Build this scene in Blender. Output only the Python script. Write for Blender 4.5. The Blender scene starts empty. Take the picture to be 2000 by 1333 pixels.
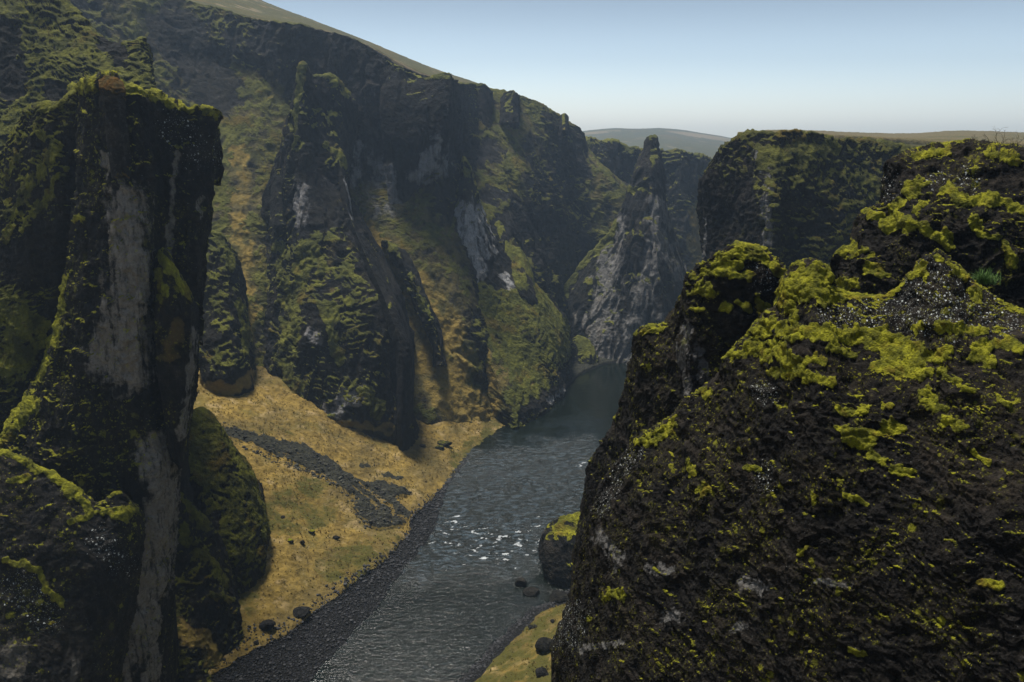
import bpy, math, random
import numpy as np
from mathutils import Vector

SC = bpy.context.scene
COL = SC.collection
R = math.radians

# ------------------------------------------------------------------ camera
CAM_H = 70.0
PITCH = R(15.0)
FPX = 1556.0                       # focal length in pixels of the 2000 px wide photograph
cam = bpy.data.cameras.new('camera')
cam.sensor_width = 36.0
cam.lens = FPX * 36.0 / 2000.0
cam.clip_start = 0.1
cam.clip_end = 6000
cam_ob = bpy.data.objects.new('camera', cam)
cam_ob.location = (0, 0, CAM_H)
cam_ob.rotation_euler = (R(90) - PITCH, 0, 0)
COL.objects.link(cam_ob)
SC.camera = cam_ob

# ------------------------------------------------------------------ world, sun, exposure
SUN_EL, SUN_AZ = R(71), R(-35)     # azimuth from +y (straight ahead), negative = to the left
world = bpy.data.worlds.new('World')
SC.world = world
world.use_nodes = True
wn, wl = world.node_tree.nodes, world.node_tree.links
wn.clear()
sky = wn.new('ShaderNodeTexSky')
sky.sky_type = 'NISHITA'
sky.sun_disc = False
sky.sun_elevation = SUN_EL
sky.sun_rotation = SUN_AZ
sky.air_density = 1.0
sky.dust_density = 0.8
sky.ozone_density = 1.0
hsv = wn.new('ShaderNodeHueSaturation')
hsv.inputs['Saturation'].default_value = 0.80
bg = wn.new('ShaderNodeBackground')
bg.inputs['Strength'].default_value = 0.108
wo = wn.new('ShaderNodeOutputWorld')
wl.new(sky.outputs[0], hsv.inputs['Color'])
# the pale band of thick air low over the horizon, the sky deepening quickly above it
tco = wn.new('ShaderNodeTexCoord'); sx = wn.new('ShaderNodeSeparateXYZ'); wl.new(tco.outputs['Generated'], sx.inputs[0])
cr_ = wn.new('ShaderNodeValToRGB'); wl.new(sx.outputs['Z'], cr_.inputs['Fac'])
cr_.color_ramp.interpolation = 'EASE'
e = cr_.color_ramp.elements
e[0].position, e[0].color = 0.0, (1.50, 1.58, 1.72, 1)
e[1].position, e[1].color = 0.17, (0.55, 0.57, 0.60, 1)
e2 = e.new(0.6); e2.color = (0.52, 0.52, 0.52, 1)
mx = wn.new('ShaderNodeMix'); mx.data_type = 'RGBA'; mx.blend_type = 'MULTIPLY'; mx.inputs[0].default_value = 1.0
wl.new(hsv.outputs[0], mx.inputs[6]); wl.new(cr_.outputs[0], mx.inputs[7])
wl.new(mx.outputs[2], bg.inputs['Color'])
wl.new(bg.outputs[0], wo.inputs['Surface'])

sun = bpy.data.lights.new('sun', 'SUN')
sun.energy = 5.0
sun.angle = R(12.0)
sun.color = (1.0, 0.95, 0.86)
sun_ob = bpy.data.objects.new('sun', sun)
sd = Vector((math.sin(SUN_AZ) * math.cos(SUN_EL), math.cos(SUN_AZ) * math.cos(SUN_EL), math.sin(SUN_EL)))
sun_ob.rotation_euler = sd.to_track_quat('Z', 'Y').to_euler()
sun_ob.location = (-100, 200, 300)
COL.objects.link(sun_ob)

SC.view_settings.view_transform = 'Standard'
SC.view_settings.look = 'None'
SC.view_settings.exposure = 0.42
SC.view_settings.gamma = 1.0
SC.cycles.use_denoising = True
SC.cycles.max_bounces = 6
SC.cycles.diffuse_bounces = 3
SC.cycles.volume_bounces = 1
SC.cycles.sample_clamp_indirect = 4.0

HAZE_DENSITY = 0.00038

# ------------------------------------------------------------------ numeric helpers
CP, SP = math.cos(PITCH), math.sin(PITCH)
FWD = np.array([0, CP, -SP]); UP = np.array([0, SP, CP]); RGT = np.array([1.0, 0, 0])

def ray(px, py):
    return FWD + (px - 1000.0) / FPX * RGT + (666.5 - py) / FPX * UP

def at(px, py, Y):                 # the point seen at a photo pixel, Y metres ahead
    d = ray(px, py)
    return d * (Y / d[1]) + np.array([0, 0, CAM_H])

def atz(px, py, z=0.0):            # the point seen at a photo pixel on the level z
    d = ray(px, py)
    return d * ((z - CAM_H) / d[2]) + np.array([0, 0, CAM_H])

def project(P):
    q = P - np.array([0, 0, CAM_H])
    zf = q @ FWD
    zf = np.where(np.abs(zf) < 1e-3, 1e-3, zf)
    return 1000 + FPX * (q @ RGT) / zf, 666.5 - FPX * (q @ UP) / zf

def sstep(a, b, x):
    t = np.clip((x - a) / (b - a), 0, 1)
    return t * t * (3 - 2 * t)

_rs = np.random.RandomState(7)
_G = _rs.normal(size=(256, 3)).astype(np.float32)
_G /= np.linalg.norm(_G, axis=1)[:, None]
_PERM = np.concatenate([_rs.permutation(256)] * 2).astype(np.int32)

def pn(P):                         # gradient noise, about -1..1
    P = np.asarray(P, np.float32)
    i = np.floor(P).astype(np.int32)
    f = P - i
    u = f * f * f * (f * (f * 6 - 15) + 10)
    i &= 255
    out = 0
    for dx in (0, 1):
        a = _PERM[(i[..., 0] + dx) & 255]
        wx = u[..., 0] if dx else 1 - u[..., 0]
        for dy in (0, 1):
            b = _PERM[(a + i[..., 1] + dy) & 255]
            wy = wx * (u[..., 1] if dy else 1 - u[..., 1])
            for dz in (0, 1):
                g = _G[_PERM[(b + i[..., 2] + dz) & 255]]
                d = g[..., 0] * (f[..., 0] - dx) + g[..., 1] * (f[..., 1] - dy) + g[..., 2] * (f[..., 2] - dz)
                out = out + d * wy * (u[..., 2] if dz else 1 - u[..., 2])
    return out * 1.5

def fbm(P, octv=4, gain=0.5):
    s, a, n = 0, 1.0, 0
    for k in range(octv):
        s = s + a * pn(P * (2.03 ** k) + 17.3 * k)
        n += a
        a *= gain
    return s / n

def ridged(P, octv=3, gain=0.5):
    s, a, n = 0, 1.0, 0
    for k in range(octv):
        s = s + a * (1 - 2 * np.abs(pn(P * (2.03 ** k) + 9.1 * k)))
        n += a
        a *= gain
    return s / n

def billow(P, octv=3, gain=0.5):
    return -ridged(P, octv, gain)

def worley(P, cell=False):         # distance to the nearest jittered cell point (and that cell's random number)
    P = np.asarray(P, np.float32)
    i0 = np.floor(P).astype(np.int32); best = np.full(P.shape[:-1], 9.0, np.float32); who = np.zeros(P.shape[:-1], np.int32)
    for dx in (-1, 0, 1):
        for dy in (-1, 0, 1):
            for dz in (-1, 0, 1):
                c = i0 + np.array([dx, dy, dz], np.int32)
                h = _PERM[(_PERM[(_PERM[c[..., 0] & 255] + c[..., 1]) & 255] + c[..., 2]) & 255]
                q = c + 0.5 + 0.42 * _G[h] - P
                dq = (q * q).sum(-1)
                if cell: who = np.where(dq < best, h, who)
                best = np.minimum(best, dq)
    return (np.sqrt(best), who / 255.0) if cell else np.sqrt(best)

def seg_dist(x, y, pts):           # distance from points to a polyline
    d = np.full(np.shape(x), 1e9)
    pts = [(p[0], p[1]) for p in pts]
    if len(pts) == 1:
        return np.hypot(x - pts[0][0], y - pts[0][1])
    for (ax, ay), (bx, by) in zip(pts[:-1], pts[1:]):
        vx, vy = bx - ax, by - ay
        t = np.clip(((x - ax) * vx + (y - ay) * vy) / (vx * vx + vy * vy + 1e-9), 0, 1)
        d = np.minimum(d, np.hypot(x - ax - t * vx, y - ay - t * vy))
    return d

def in_poly(x, y, pts):
    ins = np.zeros(np.shape(x), bool)
    n = len(pts)
    for k in range(n):
        (ax, ay), (bx, by) = pts[k][:2], pts[(k + 1) % n][:2]
        c = (ay > y) != (by > y)
        ins ^= c & (x < (bx - ax) * (y - ay) / ((by - ay) if by != ay else 1e-9) + ax)
    return ins

# ------------------------------------------------------------------ object helpers
def tag(o, label=None, cat=None, group=None, kind=None):
    if label: o['label'] = label
    if cat: o['category'] = cat
    if group: o['group'] = group
    if kind: o['kind'] = kind
    return o

def link_mesh(name, V, F, mat, parent=None, loc=(0, 0, 0), attr=None, smooth=True):
    """V (n,3) world points, F (m,4) or (m,3) indices; the object's origin goes to loc."""
    V = np.asarray(V, np.float32); F = np.asarray(F, np.int32)
    k = F.shape[1]
    me = bpy.data.meshes.new(name)
    me.vertices.add(len(V)); me.loops.add(F.size); me.polygons.add(len(F))
    base = np.array(loc, np.float32)
    me.vertices.foreach_set('co', (V - base).ravel())
    me.loops.foreach_set('vertex_index', F.ravel())
    me.polygons.foreach_set('loop_start', np.arange(0, F.size, k, dtype=np.int32))
    me.polygons.foreach_set('use_smooth', np.full(len(F), smooth, bool))
    if attr is not None:
        for an, data in attr.items():
            a = me.attributes.new(an, 'FLOAT_COLOR', 'POINT')
            a.data.foreach_set('color', np.asarray(data, np.float32).ravel())
    me.update(calc_edges=True)
    me.materials.append(mat)
    o = bpy.data.objects.new(name, me)
    COL.objects.link(o)
    if parent is None:
        o.location = loc
    else:
        o.parent = parent
        o.location = np.array(loc) - np.array(parent.location)
    return o

# ------------------------------------------------------------------ materials
class NT:
    def __init__(s, name):
        s.m = bpy.data.materials.new(name)
        s.m.use_nodes = True
        s.t = s.m.node_tree
        s.t.nodes.clear()
        s.out = s.t.nodes.new('ShaderNodeOutputMaterial')
        s.p = s.t.nodes.new('ShaderNodeBsdfPrincipled')
        s.t.links.new(s.p.outputs[0], s.out.inputs['Surface'])
        s.geo = s.t.nodes.new('ShaderNodeNewGeometry')
    def put(s, sock, v):
        if isinstance(v, bpy.types.NodeSocket): s.t.links.new(v, sock)
        elif isinstance(v, (tuple, list)) and len(v) == 3 and sock.type == 'RGBA': sock.default_value = (*v, 1)
        else: sock.default_value = v
    def math(s, op, a, b=0.0, c=None, clamp=False):
        n = s.t.nodes.new('ShaderNodeMath'); n.operation = op; n.use_clamp = clamp
        s.put(n.inputs[0], a); s.put(n.inputs[1], b)
        if c is not None: s.put(n.inputs[2], c)
        return n.outputs[0]
    def ramp(s, v, a, b, lo=0.0, hi=1.0):
        n = s.t.nodes.new('ShaderNodeMapRange'); n.interpolation_type = 'SMOOTHSTEP'
        s.put(n.inputs['Value'], v)
        n.inputs['From Min'].default_value = a; n.inputs['From Max'].default_value = b
        n.inputs['To Min'].default_value = lo; n.inputs['To Max'].default_value = hi
        return n.outputs[0]
    def mix(s, f, a, b, blend='MIX'):
        n = s.t.nodes.new('ShaderNodeMix'); n.data_type = 'RGBA'; n.blend_type = blend
        s.put(n.inputs[0], f); s.put(n.inputs[6], a); s.put(n.inputs[7], b)
        return n.outputs[2]
    def pos(s, scale):
        n = s.t.nodes.new('ShaderNodeVectorMath'); n.operation = 'MULTIPLY'
        s.t.links.new(s.geo.outputs['Position'], n.inputs[0])
        n.inputs[1].default_value = scale if isinstance(scale, tuple) else (scale,) * 3
        return n.outputs[0]
    def noise(s, vec, detail=4.0, rough=0.55, scale=1.0, dist=0.0):
        n = s.t.nodes.new('ShaderNodeTexNoise')
        s.t.links.new(vec, n.inputs['Vector'])
        n.inputs['Scale'].default_value = scale; n.inputs['Detail'].default_value = detail
        n.inputs['Roughness'].default_value = rough; n.inputs['Distortion'].default_value = dist
        return n.outputs['Fac']
    def voro(s, vec, feature='F1'):
        n = s.t.nodes.new('ShaderNodeTexVoronoi'); n.feature = feature
        s.t.links.new(vec, n.inputs['Vector']); n.inputs['Scale'].default_value = 1.0
        return n.outputs['Distance'], n.outputs['Color']
    def attr(s, name):
        n = s.t.nodes.new('ShaderNodeAttribute'); n.attribute_name = name
        sp = s.t.nodes.new('ShaderNodeSeparateColor')
        s.t.links.new(n.outputs['Color'], sp.inputs[0])
        return sp.outputs[0], sp.outputs[1], sp.outputs[2], n.outputs['Alpha']
    def bump(s, h, strength, dist, normal=None):
        n = s.t.nodes.new('ShaderNodeBump')
        s.put(n.inputs['Height'], h); n.inputs['Strength'].default_value = strength; n.inputs['Distance'].default_value = dist
        if normal is not None: s.t.links.new(normal, n.inputs['Normal'])
        return n.outputs[0]

MOSS_BRIGHT = (0.275, 0.266, 0.016)
MOSS_MID = (0.095, 0.098, 0.010)
MOSS_RUST = (0.150, 0.088, 0.012)
OLIVE = (0.050, 0.052, 0.013)

def rock_mat(name, pxm, rock=(0.020, 0.018, 0.016), rock2=(0.046, 0.043, 0.040), pale=(0.17, 0.165, 0.16),
             moss=MOSS_BRIGHT, moss2=MOSS_MID, grass=(0.16, 0.105, 0.035), lichen=0.0, sprig=0.0, streak=1.0, bump=1.0, mottled=0.5, zone=1.5, golden=(0.225, 0.160, 0.040)):
    """mask attribute: R moss, G pale rock, B dry grass, A lichen"""
    rock = tuple(0.72 * v for v in rock); rock2 = tuple(0.76 * v for v in rock2)
    s = NT(name)
    k = 1.0 / pxm
    M, P, Gr, L = s.attr('mask')
    n_big = s.noise(s.pos(k / 110), 3, 0.55)
    n_mid = s.noise(s.pos((k / 28, k / 28, k / 40)), 5, 0.62)
    n_fine = s.noise(s.pos(k / 7.0), 3, 0.65)
    n_streak = s.noise(s.pos((k / 9.0, k / 9.0, k / 130)), 4, 0.6)
    n_gr = s.noise(s.pos(k / 15.0), 5, 0.72)
    n_fleck = s.noise(s.pos(k / 4.2), 2, 0.7)
    c = s.mix(s.ramp(n_mid, 0.34, 0.66), tuple(0.45 * v for v in rock), rock)
    c = s.mix(s.ramp(n_gr, 0.47, 0.68), c, rock2)
    n_zone = s.noise(s.pos((k / 230, k / 230, k / 75)), 4, 0.6, dist=0.8)
    c = s.mix(s.math('MULTIPLY', s.ramp(n_zone, 0.48, 0.64), s.math('MULTIPLY', s.ramp(n_gr, 0.30, 0.62), 0.85)), c, (rock2[0] * zone, rock2[1] * zone * 0.88, rock2[2] * zone * 0.75))
    # brownish and olive staining in the rock, thin lichen films
    c = s.mix(s.math('MULTIPLY', s.ramp(n_big, 0.44, 0.60), s.math('MULTIPLY', s.ramp(n_gr, 0.36, 0.6), mottled)), c, (rock2[0] * 1.05, rock2[1] * 0.9, rock2[2] * 0.45))
    c = s.mix(s.math('MULTIPLY', s.ramp(n_fine, 0.55, 0.72), 0.55), c, tuple(2.0 * v for v in rock2))
    c = s.mix(s.math('MULTIPLY', s.ramp(n_fleck, 0.60, 0.72), s.math('MULTIPLY', s.ramp(n_gr, 0.45, 0.6), 0.6)), c, tuple(3.2 * v for v in rock2))
    c = s.mix(s.math('MULTIPLY', s.ramp(n_streak, 0.54, 0.7), 0.30 * streak), c, tuple(1.8 * v for v in rock2))
    # pale bare faces
    pf = s.ramp(s.math('ADD', s.math('MULTIPLY', P, 1.0), s.math('ADD', s.math('MULTIPLY', s.math('SUBTRACT', n_streak, 0.5), 1.3), s.math('ADD', s.math('MULTIPLY', s.math('SUBTRACT', n_gr, 0.5), 1.5), s.math('MULTIPLY', s.math('SUBTRACT', n_mid, 0.5), 1.5)))), 0.30, 1.15)
    pc = s.mix(n_gr, tuple(0.5 * v for v in pale), tuple(1.35 * v for v in pale))
    pc = s.mix(s.math('MULTIPLY', s.ramp(n_streak, 0.46, 0.32), 0.75), pc, rock2)
    pc = s.mix(s.math('MULTIPLY', s.ramp(n_fleck, 0.5, 0.68), 0.55), pc, tuple(0.35 * v for v in pale))
    pc = s.mix(s.math('MULTIPLY', s.ramp(n_mid, 0.52, 0.64), 0.5), pc, (pale[0] * 0.62, pale[1] * 0.54, pale[2] * 0.42))
    c = s.mix(pf, c, pc)
    # dry grass
    gf = s.ramp(s.math('ADD', Gr, s.math('MULTIPLY', s.math('SUBTRACT', n_mid, 0.5), 1.1)), 0.35, 0.65)
    gc = s.mix(n_fine, tuple(0.55 * v for v in grass), tuple(1.4 * v for v in grass))
    gc = s.mix(s.ramp(n_big, 0.45, 0.7), gc, (grass[0] * 0.45, grass[1] * 0.62, grass[2] * 0.4))
    gc = s.mix(s.ramp(s.math('ADD', Gr, s.math('MULTIPLY', s.math('SUBTRACT', n_mid, 0.5), 0.7)), 0.62, 0.92), gc, s.mix(n_fine, tuple(0.5 * v for v in golden), tuple(1.3 * v for v in golden)))
    c = s.mix(gf, c, gc)
    # moss
    mf = s.ramp(s.math('ADD', M, s.math('ADD', s.math('MULTIPLY', s.math('SUBTRACT', n_fine, 0.5), 0.8), s.math('MULTIPLY', s.math('SUBTRACT', n_fleck, 0.5), 0.7))), 0.34, 0.66)
    mc = s.mix(s.ramp(n_mid, 0.38, 0.62), moss2, moss)
    mc = s.mix(s.math('MULTIPLY', s.ramp(s.noise(s.pos(k / 60), 3, 0.6), 0.55, 0.7), 0.55), mc, MOSS_RUST)
    mc = s.mix(s.ramp(n_fine, 0.3, 0.75), s.mix(0.5, mc, (0.02, 0.02, 0.004)), mc)
    mc = s.mix(s.math('MULTIPLY', s.ramp(n_fleck, 0.56, 0.70), 0.6), mc, tuple(0.28 * v for v in moss))
    mc = s.mix(s.math('MULTIPLY', s.ramp(n_gr, 0.58, 0.72), 0.45), mc, (0.085, 0.052, 0.014))
    c = s.mix(mf, c, mc)
    rockf = s.math('SUBTRACT', 1.0, mf, clamp=True)
    if sprig > 0:
        for sc, th, rad, seed in ((4.0, 0.78, 0.45, 0.0), (9.0, 0.84, 0.50, 31.0), (20.0, 0.93, 0.50, 77.0)):
            vec = s.t.nodes.new('ShaderNodeVectorMath'); vec.operation = 'ADD'
            s.t.links.new(s.pos(k / sc), vec.inputs[0]); vec.inputs[1].default_value = (seed, seed, seed)
            d, rc = s.voro(vec.outputs[0])
            sepc = s.t.nodes.new('ShaderNodeSeparateColor'); s.t.links.new(rc, sepc.inputs[0])
            area = s.ramp(s.math('ADD', n_big, s.math('MULTIPLY', s.math('SUBTRACT', n_mid, 0.5), 0.6)), 0.46, 0.60)
            dd = s.math('ADD', d, s.math('MULTIPLY', s.math('SUBTRACT', n_fleck, 0.5), 0.9))
            f = s.math('MULTIPLY', s.math('MULTIPLY', s.ramp(sepc.outputs[1], th - 0.04, th), s.ramp(dd, rad, rad - 0.2)), s.math('MULTIPLY', area, sprig))
            c = s.mix(f, c, s.mix(sepc.outputs[2], tuple(0.8 * v for v in moss2), moss))
    if lichen > 0:
        for sc, th, rad, col in ((6.5, 0.997, 0.34, (0.50, 0.52, 0.50)), (2.6, 0.988, 0.38, (0.26, 0.27, 0.26))):
            d, rc = s.voro(s.pos(k / sc))
            sepc = s.t.nodes.new('ShaderNodeSeparateColor'); s.t.links.new(rc, sepc.inputs[0])
            pick = s.ramp(s.math('ADD', sepc.outputs[0], s.math('MULTIPLY', L, 0.36 * lichen)), th, th + 0.02)
            dot = s.ramp(s.math('ADD', d, s.math('MULTIPLY', s.math('SUBTRACT', n_fleck, 0.5), 0.9)), rad, rad - 0.12)
            c = s.mix(s.math('MULTIPLY', s.math('MULTIPLY', pick, dot), rockf), c, s.mix(sepc.outputs[2], tuple(0.45 * v for v in col), col))
    s.put(s.p.inputs['Base Color'], c)
    s.p.inputs['Roughness'].default_value = 0.92
    s.p.inputs['Specular IOR Level'].default_value = 0.12
    h = s.math('ADD', s.math('MULTIPLY', n_fine, 0.5), s.math('ADD', s.math('MULTIPLY', n_gr, 1.6), s.math('MULTIPLY', n_streak, 0.5)))
    h = s.math('ADD', h, s.math('MULTIPLY', n_fleck, s.math('MULTIPLY_ADD', mf, 0.9, 0.35)))
    s.t.links.new(s.bump(h, 0.75 * bump, pxm * 7.0), s.p.inputs['Normal'])
    return s.m

# ------------------------------------------------------------------ rock masses from nets of control points
def catmull(P, counts, axis):
    """cubic through control points along axis, counts[i] samples in segment i"""
    P = np.moveaxis(P, axis, 0)
    n = len(P)
    out = []
    for i in range(n - 1):
        p1, p2 = P[i], P[i + 1]
        m1 = 0.38 * (P[min(i + 1, n - 1)] - P[max(i - 1, 0)])
        m2 = 0.38 * (P[min(i + 2, n - 1)] - P[i])
        L = np.linalg.norm(p2 - p1, axis=-1, keepdims=True)
        m1 = m1 * np.minimum(1, 0.75 * L / (np.linalg.norm(m1, axis=-1, keepdims=True) + 1e-9))
        m2 = m2 * np.minimum(1, 0.75 * L / (np.linalg.norm(m2, axis=-1, keepdims=True) + 1e-9))
        c = counts[i]
        for t in np.arange(c) / c:
            h = (2 * t ** 3 - 3 * t ** 2 + 1, t ** 3 - 2 * t ** 2 + t, -2 * t ** 3 + 3 * t ** 2, t ** 3 - t ** 2)
            out.append(h[0] * p1 + h[1] * m1 + h[2] * p2 + h[3] * m2)
    out.append(P[-1])
    return np.moveaxis(np.array(out), 0, axis)

def grid_normals(P):
    du = np.gradient(P, axis=0); dv = np.gradient(P, axis=1)
    n = np.cross(dv, du)
    return n / (np.linalg.norm(n, axis=-1, keepdims=True) + 1e-9)

def strokes(px, py, items, Wn, lo=1.25, hi=0.55):
    """largest influence of soft wobbly strokes; returns value and the stroke's number"""
    best = np.zeros(px.shape); who = np.full(px.shape, -1)
    for k, (w, pts) in enumerate(items):
        d = seg_dist(px + Wn[0] * min(w * 0.8, 14), py + Wn[1] * min(w * 0.8, 14), pts) / w
        v = sstep(lo, hi, d)
        who = np.where(v > best, k, who); best = np.maximum(best, v)
    return best, who

def islands(K, least=40):
    """number the connected patches of equal value in a face grid; small ones and -1 become -1"""
    n, m = K.shape
    lab = np.where(K >= 0, np.arange(n * m).reshape(n, m), -1)
    while True:
        old = lab.copy()
        for a, b in (((slice(1, None), slice(None)), (slice(None, -1), slice(None))), ((slice(None), slice(1, None)), (slice(None), slice(None, -1)))):
            for q, r in ((a, b), (b, a)):
                same = (K[q] == K[r]) & (K[q] >= 0)
                lab[q] = np.where(same, np.maximum(lab[q], lab[r]), lab[q])
        if (old == lab).all():
            break
    out = np.full(n * m, -1); f = lab.reshape(-1); c = 0
    ids, cnt = np.unique(f[f >= 0], return_counts=True)
    for i, k in zip(ids, cnt):
        if k >= least:
            out[f == i] = c; c += 1
    return out

ALL = {}
def mass(name, cols, label=None, cat=None, group=None, kind=None, thick=8.0, step=2.3, skirt=None, mat=None, seed=0,
         big=(150, 9), col=(60, 4), ledge=(40, 3), lump=(16, 1.6), fine=(6, 0.6), slab=(90, 0), crack=(60, 0), clump=(40, 0), block=(60, 0), calm=0.0, grass_nz=None,
         moss=(0.45, 0.75, 0.35), moss_strokes=(), moss_px=6.0, pale=(), grass=(), bare=(), lichen_strokes=(), base_grass=0.0,
         cushions=False, mossname='moss_cushion', matargs=None, mosslump=14, parent=None, ext_l=(), ext_r=()):
    for dx, dy, sc in ext_l:                                       # the rock goes on beyond the frame
        cols = [[(x + dx, y + dy, Y * sc) for x, y, Y in cols[0]]] + list(cols)
    for dx, dy, sc in ext_r:
        cols = list(cols) + [[(x + dx, y + dy, Y * sc) for x, y, Y in cols[-1]]]
    C = np.array([[at(*p) for p in c] for c in cols])            # columns x rows x 3
    Ym = float(np.median(C[..., 1]))
    pxm = Ym / FPX
    nfront = C.shape[1] - 1
    cr = C[:, 0]
    bd = cr * np.array([1, 1, 0]); bd /= np.linalg.norm(bd, axis=1)[:, None]
    hd = np.linalg.norm(cr[:, :2], axis=1)[:, None]
    slope = np.minimum((cr[:, 2:] - CAM_H) / hd, 0.0)             # the rock falls away behind its crest
    zz = np.array([0, 0, 1.0])
    foot = C[:, -1].copy()
    foot[:, 2] = skirt if skirt is not None else foot[:, 2] - 2
    bks = [C[:, k] + (C[:, k] * np.array([1, 1, 0])) / np.linalg.norm(C[:, k, :2], axis=1)[:, None] * thick * 1.1 for k in range(C.shape[1] - 1, 0, -1)]
    back = [foot + bd * thick * 1.1] + bks[1:] + [cr + bd * thick + zz * (slope * thick - 0.8 * thick),
            cr + bd * thick * 0.5 + zz * (slope * thick * 0.5 - 0.10 * thick)]
    nb = len(back)
    rows = back + [C[:, k] for k in range(C.shape[1])]
    if skirt is not None:
        last = C[:, -1].copy(); prev = C[:, -2]
        ext = last + (last - prev) * 0.12
        ext[:, 2] = np.minimum(skirt, last[:, 2] - 0.5)
        rows.append(ext)
    C = np.stack(rows, axis=1)
    px, py = project(C)
    fx, fy = px[:, nb:nb + 1 + nfront], py[:, nb:nb + 1 + nfront]
    ulen = np.maximum(np.hypot(np.diff(fx, axis=0), np.diff(fy, axis=0)).mean(1),
                      0.25 * np.linalg.norm(np.diff(C[:, nb:nb + 1 + nfront], axis=0), axis=-1).max(1) / pxm)
    vlen = np.maximum(np.hypot(np.diff(px, axis=1), np.diff(py, axis=1)).mean(0), 0.25 * np.linalg.norm(np.diff(C, axis=1), axis=-1).mean(0) / pxm)
    mid = 0.5 * (fx[1:] + fx[:-1]).mean(1)
    ulen = np.where((mid < -60) | (mid > 2060), ulen * 0.45, ulen)
    uc = np.clip(np.ceil(ulen / step), 2, 500).astype(int)
    vc = np.clip(np.ceil(vlen / step), 2, 500).astype(int)
    vc[:nb - 1] = np.minimum(vc[:nb - 1], 12); vc[nb - 1] = min(vc[nb - 1], 24)
    if skirt is not None: vc[-1] = min(vc[-1], 40)
    P = catmull(catmull(C, uc, 0), vc, 1)
    N = grid_normals(P)
    Q = P / pxm + seed * 311.7                                     # noise space: photo pixels at this distance
    wob = np.stack([fbm(Q / 70 + 5, 2), fbm(Q / 70 + 55, 2), fbm(Q / 70 + 105, 2)], -1) * 22
    Qw = Q + wob
    d = big[1] * fbm(Q / big[0], 3) + col[1] * ridged(Qw * np.array([1, 1, 0.14]) / col[0], 3, 0.55)
    d = d + ledge[1] * billow((Qw + wob * 0.5) * np.array([1, 1, 2.8]) / ledge[0], 4, 0.62)
    if slab[1]:                                                    # flat slabs parted by upright steps
        s1 = pn(Qw * np.array([1, 1, 0.10]) / slab[0] + 400) * 3.0
        fr = s1 - np.floor(s1)
        d = d + slab[1] * (np.floor(s1) + sstep(0.82, 1.0, fr) - s1 * 0.25) * 0.6
    if crack[1]:
        for w, am in ((crack[0], 1.0), (crack[0] * 0.45, 0.55)):
            d = d - crack[1] * am * np.clip(1 - np.abs(pn(Qw * np.array([1, 1, 0.07]) / w + 500)) * 7, 0, 1) ** 1.5 * sstep(-0.3, 0.3, pn(Q / 80 + 600))
    if clump[1]:
        for w, am in ((clump[0], 1.0), (clump[0] * 0.42, 0.5), (clump[0] * 0.2, 0.22)):
            wv = worley((Q + wob * 0.6 + fbm(Q / (w * 0.6), 2)[..., None] * w * 0.35) * np.array([1, 1, 1.25]) / w)
            d = d + clump[1] * am * (0.75 - 1.4 * wv * wv)
    if block[1]:                                                   # broken blocks, each standing out by its own amount
        for w, am in ((block[0], 1.0), (block[0] * 0.45, 0.5), (block[0] * 0.2, 0.22)):
            q = (Q + wob * 0.8 + np.stack([fbm(Q / (w * 0.5) + s_, 3) for s_ in (1, 41, 81)], -1) * w * 0.22) * np.array([1, 1, 1.5]) / w
            d = d + block[1] * am * 2.0 * (worley(q, True)[1] - 0.5)
    if calm:                                                       # even slopes between the rough faces
        d = d - calm * sstep(0.36, 0.60, N[..., 2]) * (d - big[1] * fbm(Q / big[0], 3))
    px, py = project(P)
    P1 = P + N * (d * pxm)[..., None]
    N1 = grid_normals(P1)
    Wn = (fbm(Q / 26, 3) * 2.2, fbm(Q / 26 + 31, 3) * 2.2)
    nz = N1[..., 2]
    mo = sstep(moss[0], moss[1], nz + moss[2] * fbm(Q / 48 + 200, 3)) if moss else np.zeros(px.shape)
    if bare:
        bv, _ = strokes(px, py, bare, Wn); mo = mo * (1 - bv)
    ms, who = strokes(px, py, moss_strokes, Wn) if moss_strokes else (np.zeros(px.shape), np.full(px.shape, -1))
    if len(moss_strokes):
        patchy = sstep(-0.62, 0.05, fbm(Q / 30 + 900, 4, 0.6) + 0.35 * (N1[..., 2] - 0.2))
        ms = ms * patchy if not cushions else ms * (0.5 + 0.5 * patchy)
    mt = np.maximum(mo * 0.9, ms)
    ga = np.clip(base_grass + 0 * px, 0, 1)
    if grass_nz:
        ga = np.maximum(ga, grass_nz[2] * sstep(grass_nz[0], grass_nz[1], N[..., 2] + 0.25 * fbm(Q / 60 + 700, 3)))
    if bare:
        ga = ga * (1 - bv)
    if grass:
        gv, _ = strokes(px, py, grass, Wn, 1.5, 0.3); ga = np.maximum(ga, gv * (0.84 + 0.6 * fbm(Q / 34 + 950, 4, 0.6))); mt = mt * (1 - 0.92 * gv * sstep(-0.55, -0.05, fbm(Q / 40 + 970, 3)))
    pa = strokes(px, py, pale, Wn, 1.45, 0.5)[0] if pale else np.zeros(px.shape)
    li = strokes(px, py, lichen_strokes, Wn)[0] if lichen_strokes else np.zeros(px.shape)
    d2 = lump[1] * billow(Q / lump[0] + 77, 3, 0.55) + fine[1] * fbm(Q / fine[0] + 99, 2)
    d2 = d2 + mt * 1.3 * billow(Q / 6.5 + 800, 2)
    cush = mt * moss_px * (0.55 + 0.75 * np.clip(billow(Q / mosslump + 300, 3, 0.5) + 0.45, -0.3, 1.2))
    dirm = N1 + np.array([0, 0, 0.45]); dirm /= np.linalg.norm(dirm, axis=-1, keepdims=True)
    P2 = P1 + N1 * (d2 * (1 - 0.5 * mt) * pxm)[..., None] + dirm * (cush * pxm)[..., None]
    nu, nv = P.shape[:2]
    idx = np.arange(nu * nv).reshape(nu, nv)
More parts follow.
